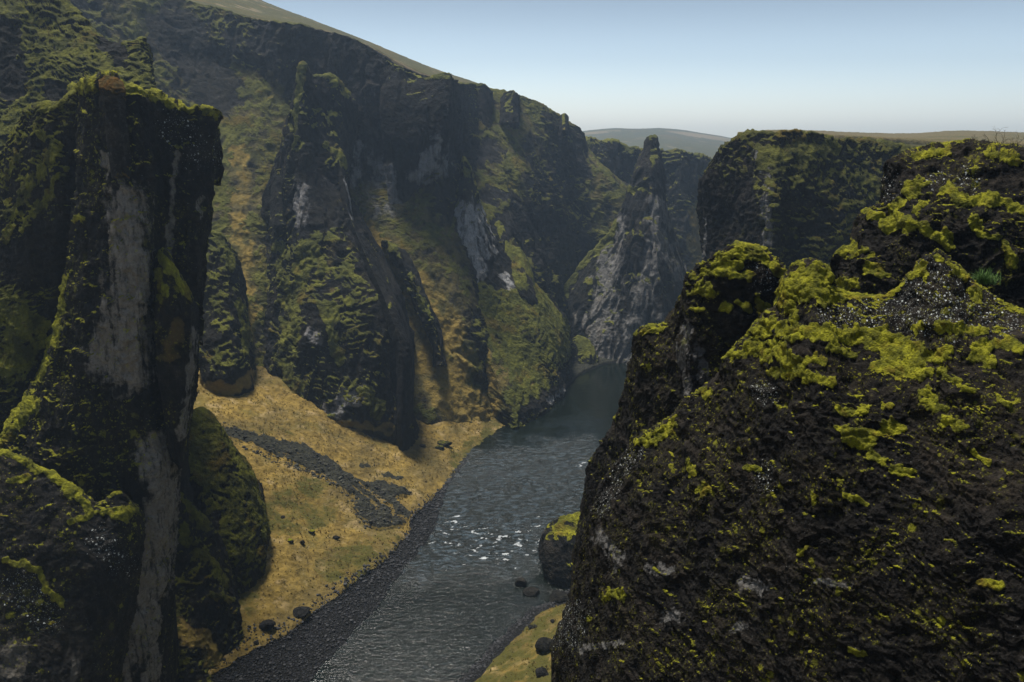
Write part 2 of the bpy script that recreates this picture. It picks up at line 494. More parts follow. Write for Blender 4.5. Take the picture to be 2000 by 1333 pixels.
    F = np.stack([idx[:-1, :-1], idx[:-1, 1:], idx[1:, 1:], idx[1:, :-1]], -1).reshape(-1, 4)
    V = P2.reshape(-1, 3)
    A = np.stack([mt, pa, ga, li], -1).reshape(-1, 4)
    b = C[len(C) // 2, -1]
    loc = (float(b[0]), float(b[1]), float(b[2]))
    m = mat or rock_mat(name + ' rock', pxm, **(matargs or {}))
    o = None
    if cushions and moss_strokes:
        w = who.reshape(-1); wf = w[F]; mf = (ms.reshape(-1)[F].mean(1) > 0.42)
        kk = islands(np.where(mf, wf.max(1), -1).reshape(nu - 1, nv - 1))
        body = F[kk < 0]
    else:
        kk = None; body = F
    def sub(Fs, nm, parent=None, lc=loc):
        ids = np.unique(Fs)
        rm = np.zeros(len(V), np.int32); rm[ids] = np.arange(len(ids))
        return link_mesh(nm, V[ids], rm[Fs], m, parent, lc, {'mask': A[ids]})
    o = sub(body, name, parent)
    tag(o, label, cat, group, kind)
    if kk is not None:
        for k in range(kk.max() + 1):
            Fs = F[kk == k]
            if len(Fs):
                c = V[np.unique(Fs)].mean(0)
                sub(Fs, mossname, o, tuple(float(v) for v in c))
    ALL[name] = o
    return o

# ================================================================== LARGE STRUCTURE
# ---- river outline (photo pixels on the water level, z = 0)
LEFT_EDGE = [(500, 1420), (604, 1333), (668, 1262), (732, 1195), (776, 1130), (824, 1062), (852, 1010), (874, 945), (915, 888),
             (962, 850), (1010, 818), (1060, 788), (1100, 762), (1130, 733), (1180, 712), (1250, 704), (1330, 702), (1480, 698)]
RIGHT_EDGE = [(1480, 742), (1340, 752), (1285, 790), (1250, 860), (1215, 960), (1180, 1060), (1125, 1140), (1088, 1170), (1032, 1192), (960, 1260), (892, 1333), (820, 1420)]
RIVER = np.array([atz(x, y)[:2] for x, y in LEFT_EDGE + RIGHT_EDGE])
NL = len(LEFT_EDGE)
EDGE_L = RIVER[:NL]; EDGE_R = RIVER[NL:]

def bank_height(x, y):
    inside = in_poly(x, y, RIVER)
    dl, dr = seg_dist(x, y, EDGE_L), seg_dist(x, y, EDGE_R)
    d = np.minimum(dl, dr)
    h = np.where(dl < dr, 0.27 * d + 0.0055 * d * d, 0.30 * d + 0.004 * d * d)
    h = np.minimum(h, 34)
    h = h * (1 - 0.85 * sstep(204, 226, y) * sstep(-8, 6, x))
    return np.where(inside, -np.minimum(0.25 * d, 1.2), h), dl, dr, inside

SCREE = [[(428, 818), (470, 835), (540, 862), (600, 880), (650, 905), (700, 940), (760, 950), (812, 968), (770, 975), (800, 1010), (790, 1030), (745, 1037),
          (705, 1030), (692, 1005), (697, 985), (660, 955), (600, 925), (540, 895), (480, 862), (430, 835)],
         [(745, 930), (790, 938), (786, 944), (750, 940)], [(700, 905), (735, 912), (700, 915)]]
SCREE_CUT = [(3.5, [(700, 945), (745, 985), (792, 1022)]), (2.5, [(690, 958), (740, 1000)])]
GRAVEL_EDGE = [(380, 1345), (470, 1283), (560, 1243), (650, 1172), (752, 1098), (800, 1040), (800, 1020), (850, 968), (905, 905), (960, 851)]

def ground_mat():
    s = NT('ground')
    Gv, Sc, Gn, Rk = s.attr('mask')
    k = 1 / 0.095
    n1 = s.noise(s.pos(k / 60), 4, 0.6); n2 = s.noise(s.pos(k / 14), 5, 0.65); n3 = s.noise(s.pos(k / 5.0), 3, 0.7)
    g = s.mix(s.ramp(n2, 0.3, 0.7), (0.098, 0.066, 0.014), (0.262, 0.178, 0.042))
    g = s.mix(s.ramp(n1, 0.5, 0.66), g, (0.115, 0.092, 0.020))
    g = s.mix(s.ramp(s.noise(s.pos((k / 30, k / 30, k / 30)), 4, 0.7), 0.52, 0.7), g, (0.30, 0.215, 0.095))
    g = s.mix(s.math('MULTIPLY', s.ramp(n3, 0.56, 0.75), 0.75), g, (0.06, 0.042, 0.012))
    n0 = s.noise(s.pos((k / 170, k / 170, k / 60)), 4, 0.6)
    g = s.mix(s.math('MULTIPLY', s.ramp(n0, 0.42, 0.62), 0.75), g, s.mix(n2, (0.045, 0.036, 0.011), (0.135, 0.100, 0.036)))
    gf = s.ramp(s.math('ADD', Gn, s.math('MULTIPLY', s.math('SUBTRACT', n2, 0.5), 1.2)), 0.35, 0.75)
    g = s.mix(gf, g, s.mix(n3, (0.034, 0.034, 0.007), (0.085, 0.075, 0.013)))
    scf = s.ramp(s.math('ADD', Sc, s.math('MULTIPLY', s.math('SUBTRACT', n2, 0.5), 0.8)), 0.4, 0.6)
    g = s.mix(scf, g, s.mix(s.ramp(n3, 0.35, 0.7), (0.010, 0.010, 0.009), (0.036, 0.036, 0.022)))
    d, c = s.voro(s.pos(1 / 0.28))
    sc = s.t.nodes.new('ShaderNodeSeparateColor'); s.t.links.new(c, sc.inputs[0])
    peb = s.mix(s.ramp(sc.outputs[0], 0.2, 1.0), (0.006, 0.006, 0.007), (0.024, 0.025, 0.029))
    peb = s.mix(s.ramp(d, 0.35, 0.6), peb, (0.006, 0.006, 0.006))
    gvf = s.ramp(s.math('ADD', Gv, s.math('MULTIPLY', s.math('SUBTRACT', n2, 0.5), 0.7)), 0.42, 0.56)
    g = s.mix(gvf, g, peb)
    s.put(s.p.inputs['Base Color'], g)
    s.p.inputs['Roughness'].default_value = 0.95
    s.p.inputs['Specular IOR Level'].default_value = 0.2
    h = s.math('ADD', s.math('MULTIPLY', n3, 0.5), s.math('ADD', n2, s.math('MULTIPLY', s.math('MULTIPLY', d, gvf), -1.0)))
    s.t.links.new(s.bump(h, 0.8, 0.5), s.p.inputs['Normal'])
    return s.m

def build_ground():
    xs = np.concatenate([[-1650, -1000, -600, -300, -160], np.arange(-100, 48, 0.27), [90, 160, 300, 600, 1000, 1650]])
    ys = np.concatenate([[-600, -300, -200, -60, 0, 40], np.arange(72, 240, 0.27), [300, 400, 700, 1100, 1650]])
    X, Y = np.meshgrid(xs, ys, indexing='ij')
    Z, dl, dr, ins = bank_height(X, Y)
    far = sstep(20, 120, np.minimum(dl, dr))
    P = np.stack([X, Y, Z], -1)
    px, py = project(P)
    Q = np.stack([X, Y, Z * 0.3], -1)
    out = ~ins
    dd = np.minimum(dl, dr)
    ramp = sstep(0.5, 5, dd)
    # the turf ends in a small overhanging step above the gravel
    grav = in_poly(px + 9 * fbm(Q / 1.6, 3), py + 7 * fbm(Q / 1.6 + 9, 3), GRAVEL_EDGE + [(x, y) for x, y in LEFT_EDGE[::-1] if y > 850]).astype(float)
    nr = seg_dist(X, Y, EDGE_R)
    grav = np.where((dr < dl) & (nr < 2.6 + 0.9 * fbm(Q / 2.0, 3)), 1.0, grav)
    grav = np.where(ins, 1.0, grav)
    for it in range(2):
        grav[1:-1, 1:-1] = (grav[1:-1, 1:-1] * 2 + grav[:-2, 1:-1] + grav[2:, 1:-1] + grav[1:-1, :-2] + grav[1:-1, 2:]) / 6
    sc = np.zeros(px.shape)
    wx, wy = px + 14 * fbm(Q / 2.2 + 40, 4, 0.65), py + 10 * fbm(Q / 2.2 + 80, 4, 0.65)
    for poly in SCREE:
        sc = np.maximum(sc, in_poly(wx, wy, poly).astype(float))
    sc = sc * sstep(-0.52, -0.12, fbm(Q / 2.6 + 140, 4, 0.65))
    for w, pts in SCREE_CUT:
        sc = np.where(seg_dist(wx, wy, pts) < w, 0, sc)
    green = sstep(0.05, 0.5, fbm(Q / 9 + 3, 4)) * 0.55
    green = np.maximum(green, (0.60 + 0.6 * fbm(Q / 4 + 70, 4)) * strokes(px, py, [(60, [(610, 990), (560, 1010)]), (45, [(650, 1110), (760, 1075), (700, 1130)]), (40, [(880, 760), (960, 800)]),
                                                     (55, [(420, 1230), (470, 1180)]), (30, [(950, 860), (900, 905)])], (fbm(Q / 3, 2), fbm(Q / 3 + 7, 2)))[0])
    green = np.where(dr < dl, 0.66 + 0.85 * fbm(Q / 2.4 + 33, 4, 0.6), green)
    sc = np.maximum(sc, sstep(196, 203, Y) * sstep(-12, -7, X))
    turf = (1 - grav) * (1 - sc)
    Z = Z + out * (turf * (0.55 * ramp + 0.9 * ramp * fbm(Q / 5, 4) + 0.34 * billow(Q / 1.15 + 60, 3) * sstep(-0.3, 0.4, fbm(Q / 6 + 21, 3) + 0.25)) + sc * (0.9 + 1.0 * fbm(Q / 1.8 + 90, 4, 0.6)) + grav * 0.10 * fbm(Q / 0.8, 2))
    Z = Z + (0.30 * fbm(Q / 3.4 + 15, 4, 0.6) - 0.05) * sstep(3.5, 0.5, dd)
    # swells of the grassy apron
    Z = Z + out * ramp * sstep(3, 16, dd) * 1.5 * fbm(Q / 17 + 11, 2)
    Z = Z * (1 - far) + far * np.where(dl + dr > 80, -3.0, Z)
    V = np.stack([X, Y, Z], -1).reshape(-1, 3)
    A = np.stack([grav, sc, green, 0 * grav], -1).reshape(-1, 4)
    nu, nv = X.shape
    idx = np.arange(nu * nv).reshape(nu, nv)
    F = np.stack([idx[:-1, :-1], idx[1:, :-1], idx[1:, 1:], idx[:-1, 1:]], -1).reshape(-1, 4)
    o = link_mesh('ground', V, F, ground_mat(), attr={'mask': A})
    return tag(o, 'golden dry grass banks with dark scree and black gravel along the river', None, None, 'structure'), (xs, ys, Z, np.maximum(grav, sc))

ground, (GX, GY, GZ, GM) = build_ground()

def ground_z(x, y):
    i = int(np.clip(np.searchsorted(GX, x) - 1, 0, len(GX) - 2)); j = int(np.clip(np.searchsorted(GY, y) - 1, 0, len(GY) - 2))
    return float(GZ[i, j])

# ---- river
RAPIDS = [(34, [(850, 1045), (930, 1055), (1000, 1070), (1060, 1040)]), (16, [(925, 1075), (985, 1090)]), (14, [(845, 1110), (900, 1100)]),
          (18, [(880, 1015), (900, 1020)]), (10, [(1120, 905), (1160, 900)])]
ROUGH = [(40, [(950, 935), (1060, 915), (1130, 905)]), (62, [(890, 1000), (1000, 985), (1090, 970)]), (34, [(840, 1075), (930, 1065), (1010, 1060)])]

def water_mat():
    s = NT('river water')
    Fo, Ro, Rp, _ = s.attr('mask')
    n1 = s.noise(s.pos((1 / 1.1, 1 / 0.55, 1)), 4, 0.6, dist=0.6)
    n2 = s.noise(s.pos((1 / 0.35, 1 / 0.2, 1)), 3, 0.6)
    n3 = s.noise(s.pos((1 / 5.0, 1 / 2.6, 1)), 3, 0.5)
    base = s.mix(s.ramp(n3, 0.3, 0.7), (0.0015, 0.0030, 0.0012), (0.0035, 0.0058, 0.0035))
    ff = s.ramp(s.math('ADD', Fo, s.math('MULTIPLY', s.math('SUBTRACT', n2, 0.5), 1.6)), 0.62, 1.0)
    aer_sheen = s.ramp(s.math('ADD', s.noise(s.pos((1 / 1.7, 1 / 0.7, 1)), 4, 0.65, dist=0.4), s.math('MULTIPLY', s.math('SUBTRACT', n2, 0.5), 0.5)), 0.46, 0.66)  # pale streaks: aerated water, and the sheen of ripples painted into the colour
    base = s.mix(s.math('MULTIPLY', s.math('MULTIPLY_ADD', Ro, 0.72, s.math('MULTIPLY_ADD', Rp, 0.06, 0.02)), aer_sheen), base, (0.058, 0.085, 0.108))
    base = s.mix(ff, base, (0.45, 0.48, 0.50))
    s.put(s.p.inputs['Base Color'], base)
    s.put(s.p.inputs['Roughness'], s.math('ADD', s.math('MULTIPLY', ff, 0.8), s.math('MULTIPLY_ADD', Ro, 0.22, 0.06)))
    s.p.inputs['IOR'].default_value = 1.33
    s.p.inputs['Specular IOR Level'].default_value = 0.5
    h = s.math('MULTIPLY', s.math('ADD', n1, s.math('MULTIPLY', n2, 0.7)), s.math('ADD', s.math('MULTIPLY_ADD', Ro, 1.0, 0.06), s.math('MULTIPLY', Rp, 0.30)))
    b = s.bump(h, 0.9, 0.30)
    s.t.links.new(b, s.p.inputs['Normal'])
    return s.m

def build_river():
    xs = np.arange(-45, 75, 0.3); ys = np.arange(74, 250, 0.3)
    X, Y = np.meshgrid(xs, ys, indexing='ij')
    dd = np.minimum(seg_dist(X, Y, EDGE_L), seg_dist(X, Y, EDGE_R))
    keep = in_poly(X, Y, RIVER) | (dd < 2.6)
    P = np.stack([X, Y, 0 * X], -1)
    px, py = project(P)
    Wn = (fbm(P / 2.5, 3) * 2, fbm(P / 2.5 + 9, 3) * 2)
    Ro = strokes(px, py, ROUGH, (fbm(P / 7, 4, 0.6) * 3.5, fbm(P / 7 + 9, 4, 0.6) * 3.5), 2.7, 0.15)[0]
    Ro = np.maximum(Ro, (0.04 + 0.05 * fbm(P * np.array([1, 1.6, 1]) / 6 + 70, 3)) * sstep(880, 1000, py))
    Fo = strokes(px, py, RAPIDS, Wn)[0]
    foam = np.clip(Fo * 1.5 * sstep(-0.02, 0.42, fbm(P * np.array([1, 2.0, 1]) / 1.9, 4, 0.6)) + Ro * 0.5 * sstep(0.28, 0.6, fbm(P * np.array([1, 2.2, 1]) / 1.3 + 20, 3)), 0, 1)
    Z = 0.03 * fbm(P * np.array([1, 1.6, 1]) / 2.2, 3) + Ro * 0.20 * billow(P * np.array([1, 1.5, 1]) / 1.6 + 50, 3) + Fo * 0.22 * billow(P * np.array([1, 2, 1]) / 2.4, 3)
    V = np.stack([X, Y, Z], -1).reshape(-1, 3)
    nu, nv = X.shape
    idx = np.arange(nu * nv).reshape(nu, nv)
    F = np.stack([idx[:-1, :-1], idx[1:, :-1], idx[1:, 1:], idx[:-1, 1:]], -1).reshape(-1, 4)
    F = F[keep.reshape(-1)[F].all(1)]
    ids = np.unique(F); rm = np.zeros(len(V), np.int32); rm[ids] = np.arange(len(ids))
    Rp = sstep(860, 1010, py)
    A = np.stack([foam, Ro, Rp, 0 * Ro], -1).reshape(-1, 4)
    o = link_mesh('river', V[ids], rm[F], water_mat(), attr={'mask': A[ids]})
    return tag(o, 'grey river with white riffles bending through the canyon', None, None, 'structure')

river = build_river()

# ---- hills and plateau
HILL_ARGS = dict(rock=(0.10, 0.085, 0.06), rock2=(0.16, 0.13, 0.085), moss=(0.09, 0.085, 0.03), moss2=(0.07, 0.065, 0.025), grass=(0.17, 0.13, 0.07), golden=(0.18, 0.14, 0.08), streak=0.0, bump=0.5, mottled=0.2)
mass('hill', [[(x, y, rY + 170), (x, (y + r) / 2 + 4, rY + 75), (x + 5, r, rY + 6), (x + 8, r + 60, rY + 5)] for x, y, r, rY in
              [(150, -170, -40, 250), (300, -105, 0, 250), (420, -48, 20, 252), (510, 0, 36, 252), (600, 35, 52, 252), (700, 74, 84, 254), (800, 114, 135, 258), (880, 144, 160, 272), (940, 164, 172, 292), (985, 181, 188, 298), (1040, 198, 206, 304)]],
     'pale smooth hillside rising hazy above the canyon rim', None, None, 'structure', thick=60, step=4, big=(220, 5), col=(60, 0), ledge=(50, 1.2), lump=(20, 0.5), fine=(6, 0.2),
     moss=(0.7, 0.95, 0.4), moss_px=0.5, base_grass=0.8, matargs=HILL_ARGS)
mass('far_hill', [[(x, y, 1500), (x, y + 14, 1250), (x, y + 34, 1000), (x, y + 95, 700)] for x, y in
                  [(1040, 268), (1100, 262), (1140, 256), (1200, 250), (1245, 251), (1290, 250), (1340, 255), (1400, 265), (1450, 274), (1520, 284), (1600, 290)]],
     'pale smooth hill in the haze beyond the canyon', None, None, 'structure', thick=200, step=4, big=(150, 2), col=(60, 0), ledge=(60, 0.7), lump=(20, 0.2), fine=(6, 0.1),
     moss=(0.7, 0.95, 0.4), moss_px=0.3, base_grass=0.7, matargs=HILL_ARGS)
mass('plateau', [[(x, f, 900), (x, f + 4, 420), (x, (f + n) / 2 + 2, 215), (x, n, y), (x, n + 30, y - 1)] for x, f, n, y in
                 [(1440, 268, 271, 128), (1500, 263, 268, 124), (1560, 262, 270, 121), (1640, 266, 280, 124), (1740, 270, 287, 128), (1800, 268, 291, 128), (1850, 262, 296, 126), (1930, 263, 300, 124), (2010, 266, 302, 122), (2150, 264, 306, 120), (2400, 262, 310, 112)]],
     'grassy plateau stretching away on top of the mossy cliff', None, None, 'structure', thick=80, step=2.5, big=(160, 3), col=(60, 0), ledge=(60, 2.2), lump=(18, 1.6), fine=(6, 0.5),
     moss=(0.8, 1.0, 0.6), moss_px=1.5, base_grass=0.75,
     matargs=dict(rock=(0.05, 0.045, 0.03), rock2=(0.09, 0.08, 0.05), moss=(0.075, 0.07, 0.02), moss2=(0.045, 0.045, 0.015), grass=(0.12, 0.095, 0.040), golden=(0.135, 0.105, 0.045), streak=0.0))

# ---- canyon walls
FARROCK = dict(rock=(0.013, 0.013, 0.0135), rock2=(0.029, 0.028, 0.028), moss=(0.150, 0.152, 0.024), moss2=(0.068, 0.074, 0.016), grass=(0.135, 0.104, 0.034), pale=(0.21, 0.205, 0.205), bump=0.8)
mass('canyon_slope', [
    [(-120, -170, 205), (-120, 60, 195), (-120, 250, 185), (-120, 450, 175), (-120, 600, 165), (-120, 850, 140)],
    [(60, -110, 212), (60, 80, 200), (60, 260, 190), (60, 450, 178), (60, 600, 168), (60, 850, 142)],
    [(160, -70, 218), (165, 100, 206), (175, 260, 196), (180, 450, 182), (190, 600, 172), (200, 850, 146)],
    [(250, -35, 226), (265, 120, 212), (290, 280, 200), (300, 450, 186), (310, 600, 174), (330, 830, 150)],
    [(340, -8, 232), (350, 110, 222), (365, 270, 208), (375, 440, 190), (380, 600, 174), (390, 800, 154)],
    [(440, 22, 234), (440, 130, 226), (450, 300, 208), (462, 450, 190), (470, 600, 174), (465, 770, 158)],
    [(500, 38, 233), (505, 160, 225), (515, 330, 206), (520, 460, 192), (520, 600, 178), (530, 800, 162)],
    [(560, 50, 230), (570, 190, 224), (580, 350, 210), (590, 470, 198), (600, 620, 184), (620, 848, 171)],
    [(650, 62, 228), (660, 210, 222), (670, 350, 215), (690, 450, 205), (720, 620, 188), (760, 863, 171)],
    [(705, 84, 227), (712, 220, 221), (718, 345, 217), (740, 430, 208), (790, 600, 190), (830, 878, 169)],
    [(745, 108, 224), (750, 220, 220), (758, 335, 217), (785, 430, 208), (840, 600, 192), (890, 868, 173)],
    [(790, 136, 222), (795, 230, 219), (800, 330, 216), (830, 440, 207), (890, 620, 191), (930, 863, 177)],
    [(850, 150, 221), (850, 230, 218), (845, 310, 216), (870, 440, 209), (920, 620, 194), (975, 858, 183)],
    [(876, 146, 222), (876, 220, 219), (866, 310, 218), (892, 440, 212), (945, 620, 198), (1005, 846, 189)],
    [(888, 165, 240), (886, 240, 238), (878, 320, 236), (915, 440, 226), (960, 620, 208), (1030, 805, 190)],
    [(930, 168, 286), (930, 240, 270), (935, 330, 252), (950, 440, 232), (985, 600, 214), (1060, 790, 198)],
    [(985, 183, 292), (985, 260, 274), (990, 350, 256), (1000, 450, 238), (1030, 580, 224), (1090, 770, 206)],
    [(1050, 203, 300), (1052, 280, 286), (1055, 370, 272), (1060, 460, 260), (1080, 560, 252), (1115, 750, 236)],
    [(1098, 232, 308), (1105, 300, 300), (1115, 380, 292), (1120, 460, 284), (1125, 560, 278), (1140, 745, 264)],
    [(1132, 252, 318), (1140, 320, 306), (1160, 390, 298), (1170, 470, 290), (1170, 560, 284), (1180, 742, 270)],
    [(1140, 285, 328), (1180, 330, 312), (1215, 390, 302), (1220, 470, 294), (1215, 560, 288), (1220, 740, 274)],
    [(1150, 330, 342), (1220, 360, 322), (1260, 410, 308), (1270, 480, 300), (1270, 570, 294), (1280, 740, 280)]],
    'wall of dark rock and olive slopes below the rim, pale grass gullies running down', None, None, 'structure', thick=6, step=2.2, seed=3, ext_l=((-300, -60, 0.97), (-350, -40, 0.95)),
    big=(170, 10), col=(62, 12), ledge=(40, 3.2), lump=(14, 2.2), fine=(5, 0.5), moss=(0.44, 0.76, 0.6), moss_px=3.5, mosslump=12, grass_nz=(0.30, 0.55, 0.55), slab=(80, 8), crack=(60, 6), clump=(24, 3.0), calm=0.62,
    grass=[(26, [(470, 300), (468, 450), (480, 560), (490, 640)]), (20, [(455, 640), (450, 760)]), (36, [(740, 470), (790, 560), (850, 660)]), (36, [(860, 700), (930, 780)]), (40, [(830, 560), (880, 640), (900, 720)]), (60, [(830, 700), (900, 790), (960, 800)]),
           (24, [(715, 440), (760, 490), (800, 540)])],
    bare=[(70, [(640, 110), (650, 230)]), (80, [(760, 160), (770, 280)]), (50, [(850, 190), (850, 270)]), (50, [(340, 60), (420, 180)]), (26, [(960, 300), (925, 310), (905, 300)]), (26, [(970, 450), (1020, 425), (1080, 445)]), (20, [(1060, 500), (1120, 480)]), (18, [(1000, 390), (960, 380)]), (22, [(1120, 300), (1130, 340)])],
    pale=[(24, [(830, 300), (850, 325), (815, 345)]), (34, [(760, 330), (745, 400)]), (12, [(700, 290), (690, 360)])],
    matargs=dict(FARROCK, moss=(0.125, 0.125, 0.022), moss2=(0.062, 0.066, 0.015), grass=(0.100, 0.082, 0.030)))

# ================================================================== ROCK MASSES (each one a thing)
def C(*a): return list(a)

mass('cliff', [
    [(1120, 300, 345), (1120, 380, 335), (1120, 520, 320), (1120, 745, 300)],
    [(1150, 268, 342), (1150, 370, 332), (1155, 520, 315), (1160, 745, 296)],
    [(1180, 276, 338), (1185, 370, 330), (1190, 520, 315), (1200, 745, 296)],
    [(1203, 278, 334), (1210, 370, 328), (1215, 520, 314), (1225, 745, 296)],
    [(1240, 290, 334), (1245, 380, 328), (1250, 520, 314), (1255, 745, 296)],
    [(1300, 296, 334), (1300, 390, 326), (1300, 520, 314), (1300, 745, 296)],
    [(1330, 290, 332), (1335, 390, 324), (1340, 520, 314), (1345, 745, 296)],
    [(1372, 307, 334), (1375, 400, 328), (1385, 520, 318), (1400, 745, 300)],
    [(1400, 310, 340), (1420, 400, 336), (1430, 520, 326), (1450, 745, 310)],
    [(1480, 300, 350), (1490, 400, 346), (1500, 520, 336), (1500, 745, 320)]],
    'hazy blue-grey cliff closing the canyon behind the pale rock spire', 'cliff', thick=25, step=2.2, seed=11, skirt=-2,
    slab=(60, 6), crack=(50, 5), big=(120, 6), col=(46, 6), ledge=(40, 4), lump=(14, 1.6), fine=(5, 0.5), moss=(0.4, 0.7, 0.4), moss_px=2, grass=[(26, [(1355, 420), (1370, 470), (1350, 530)])], matargs=FARROCK)

mass('rock_spire', [
    [(1085, 600, 268), (1086, 640, 264), (1090, 690, 260), (1100, 748, 254)],
    [(1098, 565, 266), (1105, 630, 258), (1110, 690, 252), (1116, 747, 246)],
    [(1130, 522, 264), (1140, 600, 252), (1145, 670, 244), (1148, 745, 238)],
    [(1172, 470, 264), (1175, 570, 250), (1178, 650, 241), (1180, 741, 234)],
    [(1196, 440, 263), (1198, 545, 249), (1200, 640, 240), (1204, 739, 232)],
    [(1224, 385, 263), (1222, 500, 248), (1222, 620, 238), (1226, 738, 231)],
    [(1242, 340, 263), (1240, 470, 247), (1244, 600, 238), (1250, 738, 231)],
    [(1258, 300, 263), (1258, 450, 247), (1268, 590, 238), (1275, 738, 231)],
    [(1270, 274, 263), (1278, 440, 246), (1290, 580, 236), (1300, 738, 230)],
    [(1281, 274, 264), (1290, 440, 248), (1305, 580, 239), (1320, 738, 233)],
    [(1292, 310, 266), (1302, 450, 252), (1320, 580, 242), (1340, 738, 236)],
    [(1299, 400, 267), (1312, 480, 256), (1332, 590, 246), (1355, 738, 240)],
    [(1316, 460, 270), (1328, 510, 260), (1342, 600, 252), (1370, 738, 245)],
    [(1338, 540, 276), (1345, 570, 268), (1355, 620, 260), (1385, 738, 252)]],
    'pale grey rock spire with a needle top at the far bend of the river', 'rock spire', thick=14, step=2.0, seed=12, skirt=-2,
    slab=(60, 7), crack=(40, 6), big=(110, 6), col=(44, 7), ledge=(46, 1.8), lump=(14, 1.6), fine=(5, 0.6), moss=(0.5, 0.8, 0.3), moss_px=2,
    moss_strokes=[(9, [(1085, 590), (1130, 520), (1172, 470), (1200, 436)]), (7, [(1225, 372), (1245, 368)])],
    pale=[(20, [(1280, 400), (1285, 470), (1262, 560)]), (28, [(1262, 560), (1235, 640), (1225, 720)]), (26, [(1190, 480), (1180, 600), (1170, 700)]), (18, [(1300, 620), (1310, 700)]), (13, [(1300, 480), (1325, 540)]), (10, [(1215, 430), (1200, 480)]), (12, [(1160, 660), (1140, 620)])], matargs=dict(FARROCK, pale=(0.165, 0.158, 0.150)))

mass('rock_block', [
    [(1112, 670, 240), (1114, 690, 236), (1116, 745, 232)], [(1128, 656, 238), (1128, 692, 233), (1130, 745, 229)], [(1150, 664, 238), (1152, 695, 232), (1152, 744, 228)],
    [(1166, 690, 238), (1172, 705, 234), (1172, 742, 230)], [(1170, 705, 244), (1175, 715, 240), (1176, 742, 236)]],
    'squat rock block with a flat green top beside the far bend', 'rock', thick=7, step=2.0, seed=13, skirt=-1, big=(40, 3), col=(24, 1.5), ledge=(40, 3.0), lump=(10, 1), fine=(4, 0.4),
    moss=(0.35, 0.6, 0.3), moss_px=2, matargs=FARROCK)

mass('rock_crag', [                                          # crag with the pale face, mossy foot dipping into the river
    [(785, 402, 224), (790, 452, 219), (800, 505, 213), (815, 585, 205), (850, 690, 197)],
    [(800, 345, 224), (805, 430, 217), (812, 500, 212), (835, 590, 203), (890, 720, 193)],
    [(822, 378, 222), (824, 440, 216), (830, 505, 211), (855, 595, 202), (915, 745, 191)],
    [(845, 402, 220), (842, 450, 215), (846, 510, 209), (875, 605, 201), (945, 770, 187)],
    [(866, 404, 219), (862, 450, 213), (862, 520, 207), (895, 612, 199), (975, 795, 184)],
    [(886, 388, 218), (882, 440, 212), (880, 530, 205), (915, 620, 197), (1000, 814, 181)],
    [(898, 345, 217), (896, 430, 211), (897, 540, 204), (930, 628, 196), (1015, 812, 182)],
    [(905, 312, 217), (908, 410, 211), (912, 545, 204), (945, 635, 197), (1028, 803, 184)],
    [(918, 330, 218), (926, 420, 212), (936, 555, 205), (965, 645, 199), (1045, 796, 187)],
    [(932, 382, 219), (942, 440, 213), (956, 565, 206), (985, 655, 200), (1060, 788, 190)],
    [(962, 452, 221), (972, 505, 215), (990, 585, 208), (1020, 672, 201), (1075, 779, 194)],
    [(1003, 512, 222), (1018, 552, 217), (1040, 612, 210), (1060, 690, 203), (1088, 769, 198)],
    [(1056, 566, 225), (1070, 602, 219), (1085, 652, 213), (1094, 712, 207), (1100, 762, 202)],
    [(1098, 618, 228), (1110, 658, 222), (1113, 700, 216), (1108, 735, 211), (1110, 757, 206)],
    [(1098, 622, 242), (1108, 662, 238), (1111, 702, 232), (1107, 736, 227), (1110, 757, 221)]],
    'crag with a broad pale face above a rounded green foot at the river', 'rock crag', thick=14, step=2.1, seed=14, skirt=-2,
    slab=(70, 5), crack=(60, 4), calm=0.6, grass_nz=(0.40, 0.65, 0.5), big=(120, 7), col=(50, 4), ledge=(34, 4.5), lump=(14, 2), fine=(5, 0.6), moss=(0.22, 0.55, 0.40), moss_px=3.5, grass=[(38, [(830, 640), (890, 715), (960, 780)]), (26, [(900, 640), (960, 740)]), (20, [(850, 585), (880, 620)])],
    bare=[(60, [(870, 470), (935, 490)]), (46, [(800, 450), (830, 520)]), (40, [(830, 420), (890, 420)]), (30, [(960, 480), (980, 540)]), (16, [(1020, 810), (1085, 772), (1112, 745)]), (14, [(1110, 660), (1112, 740)])],
    moss_strokes=[(8, [(903, 318), (918, 340)]), (6, [(806, 350), (845, 400), (870, 404)]), (9, [(815, 455), (850, 430), (890, 400)]), (32, [(1030, 565), (1080, 615), (1100, 680)]), (14, [(930, 585), (960, 620)])],
    pale=[(44, [(912, 430), (925, 475), (905, 530)]), (36, [(870, 490), (885, 525)]), (8, [(985, 540), (995, 560)]), (9, [(1075, 782), (1100, 768)])], matargs=dict(FARROCK, pale=(0.34, 0.335, 0.33)))

mass('rock_fin', [
    [(985, 470, 226), (988, 510, 220), (1000, 560, 214)], [(1002, 482, 226), (1008, 520, 219), (1016, 575, 212)], [(1016, 485, 226), (1026, 530, 219), (1034, 585, 213)],
    [(1030, 505, 228), (1042, 545, 222), (1050, 590, 216)], [(1028, 510, 236), (1040, 550, 232), (1050, 595, 226)]],
    'small dark leaning fin of rock on the shoulder beside the pale-faced crag', 'rock fin', thick=4, step=2.0, seed=15, skirt=20, big=(50, 3), col=(26, 2), ledge=(30, 1), lump=(10, 1), fine=(4, 0.4),
    moss=(0.5, 0.8, 0.3), moss_px=2, moss_strokes=[(7, [(1016, 490), (1040, 545), (1056, 585)])], matargs=FARROCK)

